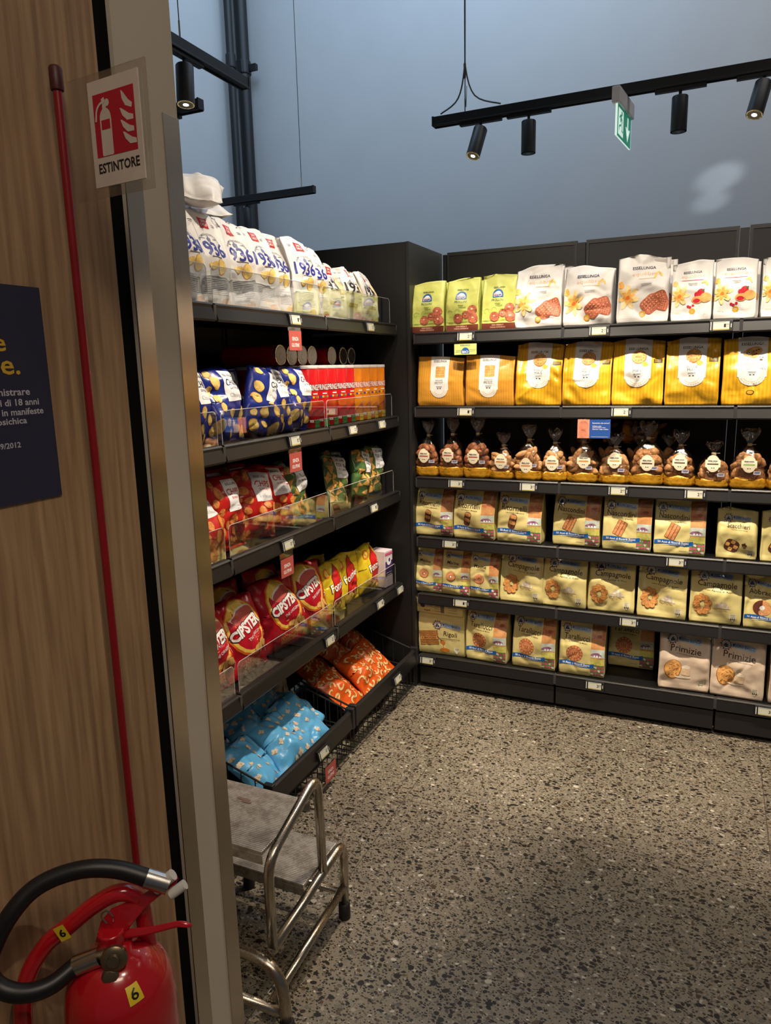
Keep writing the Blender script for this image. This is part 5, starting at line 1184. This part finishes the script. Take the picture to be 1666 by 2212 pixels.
for i, (x, y, z_, tl, yr, v, wh) in enumerate(((-1.475, 1.860, .215, 58, 12, 10, 'left'), (-1.480, 2.020, .235, 60, -6, 11, 'centre'), (-1.500, 2.215, .245, 62, 8, 12, 'right'))):
    bag('popb', v, 'popcorn_bag', 'popcorn bag', 'pillow', .185, .235, .075, art_pop(False), PBF, (x, y, z_), (TILT(tl), 0, R(90+yr)), 'shaded blue popcorn bag with grey POP CORN band, back row %s' % wh, 'blue popcorn bags', wr=1.3)
for i, (x, y, z_, tl, yr, v, wh) in enumerate(((-1.300, 2.575, .110, 52, 8, 0, 'front left'), (-1.300, 2.735, .130, 55, -8, 1, 'front middle'), (-1.300, 2.890, .135, 52, 4, 2, 'front right'), (-1.46, 2.60, .190, 58, -6, 2, 'back left, shaded'), (-1.45, 2.77, .225, 60, 6, 0, 'back middle, with a grey corner'), (-1.45, 2.93, .215, 60, -4, 1, 'back right'))):
    bag('curl', v, 'snack_bag', 'snack bag', 'pillow', .185, .235, .075, art_curl, ORF, (x, y, z_), (TILT(tl), 0, R(90+yr)), 'orange snack bag with pale curls in the far basket, %s' % wh, 'orange snack bags', wr=1.4)
bag('curlw', 0, 'snack_bag', 'snack bag', 'pillow', .16, .24, .07, art_curl, film('pale_film', (200, 190, 176), .4), (-1.62, 2.42, .17), (TILT(8), 0, R(92)), 'pale snack bag standing behind the baskets in the dark', 'orange snack bags')

# biscuit bags further along the run, past the right edge of the view (they show in the steel edges)
for zi, (key, v, kx) in enumerate((('berry', 0, .155), ('mais', 1, .21), ('mais', 2, .21), ('sca', 0, .160), ('cam', 1, .205), ('tar', 1, .21))):
    for i in range(5):
        x = .60+i*kx if zi != 3 else .62+i*kx
        if x < 1.36: dup(_proto[(key, v)], (x, YB+.045, RS[zi]), (TILT(2), 0, R((1, -2, 0)[i % 3])), 'biscuit bag beyond the right edge of the view, shelf %d, place %d' % (zi+1, i+1), 'biscuit bags beyond the view')

# ================================================================ POSTER, SIGN, EXTINGUISHER
t = thing('notice_poster', 'dark navy notice with yellow and white text on the wood panelling', 'poster', (WX, .60, 1.378))
b = MB(); b.box(.0005, .003, -.12, .169, 0, .296); b.build('sheet', mat('poster_navy', (34, 36, 62), .6), t)
a = Art(Surf([[(.003, -.12, 0), (.003, .169, 0)], [(.003, -.12, .296), (.003, .169, .296)]], .289, .296, False), base=.0004)
YT = ink('poster_yellow', (214, 170, 50)); WT = ink('poster_white', (190, 188, 196)); ox = -.6-.0245
a.part('lettering')
def pt(s, yr, zc, w_, h_, m, bold=.02): a.text(s, yr+ox-w_/2, zc-1.378, w_, h_, m, bold)
pt('e', .704, 1.594, .018, .017, YT, .015); pt('e.', .722, 1.564, .030, .019, YT, .015)
pt('ministrare', .7335, 1.531, .066, .0095, WT); pt('ori di 18 anni', .7465, 1.517, .076, .0095, WT); pt('no in manifeste', .7525, 1.504, .086, .0095, WT); pt('psichica', .723, 1.4905, .046, .0115, WT)
pt('189/2012', .7085, 1.459, .042, .008, WT)
a.build(t)

SR = mat('sign_red', (178, 22, 44), .45); SW = mat('sign_white', (206, 196, 184), .5)
t = thing('extinguisher_sign', 'flag sign with white extinguisher on red and the word ESTINTORE', 'sign', (-.728, .79, 1.7985), (0, 0, R(-6)))
b = MB(); b.box(-.092, .058, .001, .003, -.013, .140); b.build('clear_plate', clear('sign_plastic', (.95, .94, .92), .04), t)
b = MB(); b.box(-.0495, .0455, -.0012, .0009, .0, .1295); b.build('card', SW, t)
a = Art(flat((-.002, -.0012, 0), (1, 0, 0), (0, 0, 1), .095, .1295), base=.0003, step=.0001)
a.part('red_square').rect(0, .0745, .0775, .0765, SR)
a.part('pictogram').rect(-.017, .0600, .0215, .046, SW, 0, .002); a.ell(-.017, .0820, .01075, .0125, SW); a.rect(-.0175, .0955, .007, .012, SW); a.ell(-.012, .1000, .0045, .0045, SW); a.rect(-.0185, .1035, .006, .006, SW, 20)
a.ring(-.0185, .0865, .0135, .0165, SW, 12, 95, 175); a.rect(-.0340, .0840, .0032, .008, SW, -10); a.rect(-.017, .0745, .0165, .0115, SR)
for k, z0 in enumerate((.091, .077, .063, .0485)):
    a.poly([(-.010, .012), (-.006, .003), (.002, -.004), (.014, -.0045), (.014, .001), (.006, .0035), (-.002, .0085), (-.007, .0115)], SW, .020+(.001 if k < 3 else .004), z0+(.004 if k == 0 else 0), -18 if k == 0 else 0)
a.part('lettering').text('ESTINTORE', .001, .0225, .078, .0125, INKB, .025)
a.build(t)

RP = mat('gloss_red', (176, 18, 30), .18, 0, 0, 60, .04, 20, .6, 0, .5)
t = thing('extinguisher_stand', 'thin red post with a bent red tube frame behind the extinguisher', 'stand', (-.852, .815, 0))
b = MB(); b.tube([(.0, 0, .0), (.0, 0, 1.955)], .0062, 12); b.build('post', mat('post_red', (132, 18, 28), .3), t, smooth=True)
b = MB(); b.lathe([(.0085, 1.938), (.009, 1.94), (.009, 1.966), (.007, 1.969)], seg=14); b.build('end_cap', mat('cap_dark_red', (70, 20, 24), .5), t, smooth=True)
T0 = Vector((-.852, .815, 0)); Lp = [(-.850, .566, .02), (-.850, .570, .45), (-.850, .575, .64), (-.850, .590, .705), (-.831, .613, .749), (-.805, .632, .773), (-.775, .652, .800), (-.750, .668, .815), (-.733, .680, .814), (-.724, .690, .798), (-.722, .695, .76), (-.722, .70, .60), (-.722, .70, .02)]
b = MB(); b.tube([Vector(p)-T0 for p in Lp], .0125, 14, smooth=5)
b.tube([Vector((-.850, .567, .10))-T0, Vector((-.852, .815, .10))-T0], .010, 10); b.tube([Vector((-.722, .70, .10))-T0, Vector((-.852, .815, .10))-T0], .010, 10)
b.build('tube_frame', RP, t, smooth='all')
a = Art(flat(Vector((-.795, .6195, .764))-T0, Vector((.79, .41, .42)).normalized(), Vector((-.35, -.19, .88)).normalized(), .018, .026), base=.001); a.part('number_sticker').rect(0, .013, .016, .024, mat('sticker_yellow', (220, 190, 40), .4)); a.text('6', 0, .013, .009, .013, INKB, .03); a.build(t)

EX = Vector((-.742, .655, 0))
t = thing('fire_extinguisher', 'glossy red fire extinguisher with black hose and yellow number 6 sticker', 'fire extinguisher', EX)
r = .078; b = MB(); b.lathe([(.060, .215), (.074, .22), (r, .24), (r, .64), (r*.985, .665), (r*.93, .690), (r*.82, .710), (r*.62, .725), (.040, .733), (.024, .737), (.022, .748)], seg=48); b.build('cylinder', RP, t, smooth='all')
b = MB()
def rel(p): return Vector(p)-EX
b.tube([rel((-.745, .652, .735)), rel((-.745, .653, .770))], .019, 14)
b.rings([[rel(p) for p in q] for q in (
    [(-.766, .640, .752), (-.738, .660, .742), (-.730, .668, .762), (-.760, .648, .782)],
    [(-.752, .652, .775), (-.722, .667, .770), (-.716, .677, .790), (-.748, .660, .800)],
    [(-.722, .676, .795), (-.705, .682, .795), (-.700, .690, .806), (-.716, .684, .812)],
    [(-.692, .692, .815), (-.683, .694, .815), (-.680, .702, .826), (-.690, .698, .830)],
    [(-.672, .703, .828), (-.664, .705, .830), (-.661, .711, .840), (-.670, .708, .843)])])
b.build('carry_handle', RP, t, smooth=True, bevel=.004)
b = MB()
b.rings([[rel(p) for p in q] for q in (
    [(-.745, .652, .752), (-.735, .662, .748), (-.732, .668, .762), (-.742, .660, .766)],
    [(-.700, .672, .760), (-.690, .684, .758), (-.688, .690, .766), (-.698, .680, .770)],
    [(-.662, .692, .770), (-.652, .702, .768), (-.651, .706, .774), (-.661, .698, .778)],
    [(-.648, .698, .768), (-.642, .704, .766), (-.641, .708, .770), (-.647, .702, .774)])])
b.build('squeeze_lever', RP, t, smooth=True, bevel=.002)
b = MB(); b.tube([rel((-.690, .690, .826)), rel((-.668, .704, .846))], .0085, 12); b.tube([rel((-.672, .700, .815)), rel((-.655, .712, .828))], .0075, 12); b.build('hose_clip', mat('nylon_white', (206, 202, 196), .5), t, smooth=True)
HP = [(-.684, .693, .838), (-.700, .684, .846), (-.734, .668, .860), (-.768, .645, .868), (-.799, .619, .865), (-.820, .594, .855), (-.832, .568, .835), (-.842, .548, .805), (-.846, .535, .775), (-.836, .534, .752), (-.815, .543, .738), (-.798, .560, .730), (-.784, .582, .729), (-.774, .6125, .7356), (-.764, .618, .741)]
b = MB(); b.tube([rel(p) for p in HP], .0125, 16, smooth=5); b.build('hose', mat('hose_rubber', (22, 22, 24), .42, 0, 0, 60, .05, 20, .4), t, smooth='all')
for nm, p, q in (('ferrule', HP[1], (-.673, .699, .832)), ('ferrule', HP[-2], (-.742, .629, .749))):
    b = MB(); b.tube([rel(p), rel(q)], .0142, 18); b.build(nm, mat('bright_steel', (198, 194, 188), .25, 1), t, smooth=True)
BR = mat('dull_brass', (140, 122, 98), .35, .9)
b = MB(); b.tube([rel((-.744, .628, .748)), rel((-.730, .640, .752))], .0075, 12)
M = Matrix.Rotation(R(35), 3, 'Z') @ Matrix.Rotation(R(78), 3, 'X')
b.lathe([(.0165, -.003), (.018, 0), (.018, .006), (.014, .009), (.009, .009), (.008, .013)], c=rel((-.720, .632, .751)), seg=22, M=M)
b.lathe([(.012, 0), (.013, .004), (.010, .009), (.005, .010)], c=rel((-.722, .624, .728)), seg=8, M=M)
b.tube([rel((-.720, .632, .748)), rel((-.722, .626, .729))], .0085, 10); b.build('valve_fitting', BR, t, smooth=True)
b = MB(); b.tube([rel((-.748, .650, .782)), rel((-.752, .645, .796)), rel((-.745, .648, .805)), rel((-.738, .652, .797)), rel((-.740, .654, .785))], .0014, 6, smooth=4); b.build('safety_pin', mat('bright_steel', (198, 194, 188), .25, 1), t, smooth=True)
P = [[(q*sin(R(an)), -q*cos(R(an)), z_) for an in (52, 58, 64, 70, 76)] for q, z_ in ((.0730, .690), (.0690, .700), (.0645, .7105), (.0565, .718), (.0485, .7255))]
a = Art(Surf(P, .027, .043), base=.0009); a.part('number_sticker').rect(0, .021, .019, .024, mat('sticker_yellow', (220, 190, 40), .4), 6); a.text('6', 0, .021, .010, .015, INKB, .015, 0, 6); a.build(t)

# ================================================================ STEP STOOL
t = thing('step_stool', 'two-step stool of bent steel tube with ribbed aluminium treads', 'step stool', (-1.0, 1.40, 0))
o3 = Vector((-1.0, 1.40, 0)); XR, XF = -.885, -1.215; rt = .0125
def V(x, y, z_): return Vector((x, y, z_))-o3
def arc_pts(p, q, r_, s, n=5):
    """rounded corner at q between p and s"""
    p, q, s = Vector(p), Vector(q), Vector(s); a_ = q+(p-q).normalized()*r_; c_ = q+(s-q).normalized()*r_
    return [a_*(1-u)**2+q*2*u*(1-u)+c_*u*u for u in [k/n for k in range(n+1)]]
def bent(pts, r_, rad, name):
    P_ = [Vector(pts[0])]
    for i in range(1, len(pts)-1): P_ += arc_pts(pts[i-1], pts[i], rad, pts[i+1])
    P_.append(Vector(pts[-1])); b_ = MB(); b_.tube([p-o3 for p in P_], r_, 14); return b_.build(name, TUBE, t, smooth='all')
# near frame: upside-down U across, splayed legs
bent([(-.835, 1.205, .012), (-.848, 1.215, .182), (-1.255, 1.215, .182), (-1.265, 1.205, .012)], .0145, .085, 'near_frame')
bent([(-.842, 1.212, .052), (-1.258, 1.212, .052)], .0120, .02, 'cross_bar')
for X_ in (XR, XF):
    bent([(X_, 1.225, .195), (X_, 1.608, .240), (X_, 1.598, .02)], rt, .05, 'side_rail')
    bent([(X_, 1.22, .062), (X_, 1.602, .100)], .0115, .02, 'side_rail')
    bent([(X_, 1.238, .190), (X_, 1.238, .430), (X_, 1.478, .520), (X_, 1.486, .225)], rt, .05, 'side_loop')
for X_, Y_ in ((XR, 1.597), (XF, 1.597)):
    b = MB(); b.lathe([(.016, 0), (.0175, .004), (.0165, .045), (.014, .048)], c=V(X_, Y_, 0), seg=18); b.build('rubber_foot', mat('rubber', (20, 20, 21), .6), t, smooth=True)
for X_ in (-.835, -1.265):
    b = MB(); b.lathe([(.018, 0), (.019, .004), (.018, .042), (.015, .045)], c=V(X_, 1.205, 0), seg=18); b.build('rubber_foot', mat('rubber', (20, 20, 21), .6), t, smooth=True)
bent([(XR, 1.585, .090), (XF, 1.585, .090)], .010, .02, 'cross_bar')
TR = mat_tread()
for (y0, y1, zt, x1) in ((1.238, 1.462, .452, -.900), (1.405, 1.590, .242, -.898)):
    b = MB(); b.box(-1.20+1.0, x1+1.0, y0-1.4, y1-1.4, zt-.010, zt); b.box(-1.20+1.0, x1+1.0, y0-1.4, y0+.003-1.4, zt-.034, zt-.010); b.box(-1.20+1.0, x1+1.0, y1-.003-1.4, y1-1.4, zt-.034, zt-.010)
    tr = b.build('tread', TR, t, bevel=.0015)
a = Art(flat(V(-1.055, 1.385, .4525), (1, 0, 0), (0, 1, 0), .07, .03), base=.0003); a.part('worn_sticker').rect(-.008, .014, .040, .008, mat('sticker_residue', (96, 72, 62), .7), -2); a.rect(.006, .006, .030, .007, mat('sticker_residue', (96, 72, 62), .7), 2); a.build(t)

# ================================================================ TRACKS AND SPOTLIGHTS
def track(p, q, label, cable_at=()):
    p, q = Vector(p), Vector(q); L = (q-p).length; d = (q-p).normalized(); an = math.atan2(d.y, d.x)
    t_ = thing('lighting_track', label, 'lighting track', p, (0, 0, an), 'black ceiling hung lighting tracks')
    b = MB(); b.box(0, L, -.019, .019, -.020, .022); b.box(0, L, -.023, -.015, -.026, -.018); b.box(0, L, .015, .023, -.026, -.018); b.build('rail', FIX, t_, bevel=.0015)
    b = MB(); b.box(-.004, .004, -.021, .021, -.022, .024); b.box(L-.004, L+.004, -.021, .021, -.022, .024); b.build('end_cap', FIX, t_)
    for c_ in cable_at:
        b = MB(); b.tube([(c_, 0, .022), (c_, 0, .09)], .004, 6); b.build('cable_gripper', mat('bright_steel', (198, 194, 188), .25, 1), t_)
        b = MB(); b.tube([(c_, 0, .05), (c_, 0, 6.0-p.z)], .0022, 5); b.build('hanging_wire', FIX, t_)
    return t_
_sp = {}
def spotlight(pos, aim, lit, label, adir=0):
    aim = Vector(aim).normalized(); t_ = thing('track_spotlight', label, 'spotlight', pos, (0, 0, 0), 'black cylinder track spotlights')
    b = MB(); c_, s_ = cos(adir), sin(adir); M4 = Matrix.Rotation(adir, 4, 'Z')
    b.box(-.11, .11, -.014, .014, -.042, -.026, 0, M4); b.build('adapter', FIX, t_, bevel=.002)
    b = MB(); b.tube([(0, 0, -.042), (0, 0, -.072)], .007, 8); b.build('joint', FIX, t_)
    top = Vector((0, 0, -.066)); q = (-aim).to_track_quat('Z', 'Y').to_matrix(); b = MB(); Lc = .150; rc = .0355
    b.lathe([(rc*.92, 0), (rc, -.004), (rc, -Lc), (rc*.93, -Lc), (rc*.90, -Lc+.012)][::-1], c=top, seg=28, M=q); b.build('barrel', FIX, t_, smooth=True)
    b = MB(); b.lathe([(rc*.99, -Lc-.0012), (rc*.85, -Lc-.0012), (rc*.80, -Lc+.006)], c=top, seg=28, M=q); b.build('bezel', mat('bezel_cream', (200, 190, 160), .4) if lit else FIX, t_, smooth=True)
    b = MB(); b.lathe([(rc*.88, -Lc+.0002), (rc*.5, -Lc-.001), (.001, -Lc-.0015)], c=top, seg=24, M=q); b.build('lens', mat('lamp_lens', (255, 240, 214), .4, 0, 0, 1, 0, 1, .5, 14) if lit else mat('lens_dark', (30, 30, 32), .2), t_, smooth=True)
YT_ = 3.85; ZT = 2.805
track((-1.415, YT_, ZT), (1.6, YT_, ZT-.01), 'long black lighting track hung above the biscuit shelves', (.17, 2.6))
b = MB()
for k, dx in enumerate((-.06, .085)):
    b.tube([(-1.245+dx*.02, YT_, 6.0), (-1.245, YT_+.004*k, 3.25), (-1.245, YT_, 3.06), (-1.245+dx*.6, YT_, 2.90), (-1.245+dx*2.2, YT_, 2.84)], .004, 6, smooth=5)
b.tube([(-1.24, YT_+.003, 6.0), (-1.243, YT_-.003, 3.10), (-1.235, YT_, 2.95), (-1.245, YT_, 2.83)], .0015, 5, smooth=4)
props(b.build('power_cable', mat('cable_grey', (92, 92, 94), .5), smooth=True), 'thin grey power cables dropping to the left end of the long track', 'cable')
kk = YT_/3.0
spotlight((-.905*kk, YT_, ZT), (-.18, -.38, -1), True, 'lit black spotlight at the left end of the long track', 0)
spotlight((-.713*kk, YT_, ZT), (0, .0, -1), False, 'unlit black spotlight hanging straight down, second on the long track', 0)
spotlight((-.170*kk, YT_, ZT), (0, 0, -1), False, 'unlit black spotlight right of the green exit sign', 0)
spotlight((.095*kk, YT_, ZT), (-.22, -.35, -1), True, 'lit black spotlight at the right edge of the view', 0)
track((-2.0, 1.2, ZT+.015), (-2.0, 3.0, ZT+.015), 'black lighting track running away above the crisps shelves', (1.36,))
spotlight((-2.0, 2.575, ZT+.015), (.05, -.12, -1), True, 'lit black spotlight hanging beside the beige partition', R(90))
track((-4.0, 3.02, ZT-.02), (-2.27, 3.02, ZT-.02), 'short end of a black lighting track beside the beige partition', (.9,))
spotlight((-2.50, 3.02, ZT-.02), (0, 0, -1), False, 'unlit black spotlight hidden behind the beige partition', 0)
track((-4.1, 4.75, 2.80), (-2.645, 4.75, 2.80), 'black lighting track end in front of the corner pipes', (1.355,))
spotlight((-3.215, 4.75, 2.80), (0, 0, -1), False, 'unlit black spotlight in front of the corner pipes', 0)
# the tracks over the aisle that light the shelves
track((-1.4, 2.2, TZ), (1.5, 2.2, TZ), 'black lighting track overhead across the aisle')
track((-.2, .3, TZ), (1.6, .3, TZ), 'black lighting track overhead behind the view, added for floor fill')  # added only to carry the floor fill spots
track((-.45, 1.3, TZ), (-.45, 2.15, TZ), 'black lighting track overhead, short piece by the step stool')
track((-.45, 2.25, TZ), (-.45, 3.0, TZ), 'black lighting track overhead along the aisle')
for k, (p, tg, pw, cn) in enumerate(AISLE+SIDE+FLOOR_FILL):
    spotlight((p[0], p[1], TZ), lens_at(p, tg)[1], True, 'black spotlight on the overhead %s, %s' % ('cross track aimed at the biscuits' if k < 6 else ('aisle track aimed at the crisps' if k < 9 else 'rear track added as floor fill'), ORD[k % 6]), 0 if k < 6 or k > 8 else R(90))

# exit sign
t = thing('exit_sign', 'green and white hanging exit sign with running figure and down arrow', 'exit sign', (-.478, 3.70, 2.742), (0, 0, R(83.8)))
b = MB(); b.box(-.02, .285, -.018, .018, -.035, .032); b.build('housing', mat('housing_grey', (226, 224, 226), .5), t, bevel=.003)
b = MB(); b.box(0, .29, -.004, .004, -.167, -.033); b.build('light_edge', mat('edge_glow', (232, 255, 240), .4, 0, 0, 1, 0, 1, .5, .7), t, bevel=.001)
GR = mat('exit_green', (0, 140, 108), .4, 0, 0, 1, 0, 1, .5, .45); GW = mat('exit_white', (226, 250, 240), .4, 0, 0, 1, 0, 1, .5, .6)
a = Art(flat((.145, -.004, -.176), (1, 0, 0), (0, 0, 1), .29, .167), base=.0005)
a.part('pictogram').rect(0, .083, .275, .150, GR); a.rect(-.070, .077, .100, .112, GW)
a.ell(-.055, .118, .010, .011, GR); a.poly([(-.020, .028), (.004, .030), (.010, .005), (-.006, -.006), (-.016, .0)], GR, -.066, .082); a.rect(-.090, .100, .030, .007, GR, 30); a.rect(-.046, .090, .026, .007, GR, -35)
a.rect(-.052, .066, .010, .034, GR, 25); a.rect(-.044, .044, .026, .008, GR, -10); a.rect(-.084, .062, .036, .009, GR, 20); a.rect(-.100, .050, .008, .018, GR)
a.rect(.070, .092, .022, .080, GW); a.poly([(-.045, .020), (-.022, .020), (0, -.012), (.022, .020), (.045, .020), (0, -.042)], GW, .070, .065)
a.build(t)

# pipes in the corner
for nm, x, y, r_, lb in (('pipe', -4.075, 5.90, .034, 'thin black vertical pipe in the room corner, left of the pair'), ('pipe', -4.065, 6.08, .058, 'thick black vertical pipe in the room corner, right of the pair')):
    t = thing(nm, lb, 'pipe', (x, y, 0), (0, 0, 0), 'black vertical pipes in the room corner')
    b = MB(); b.tube([(0, 0, 0), (0, 0, 6.5)], r_, 20); b.build('pipe_length', FIX, t, smooth=True)
    b = MB(); b.lathe([(r_+.008, 4.20), (r_+.010, 4.21), (r_+.010, 4.30), (r_+.008, 4.31)], seg=20)
    if r_ > .05: b.box(r_, .14, -.02, .02, 4.22, 4.27)
    b.build('bracket', FIX, t)
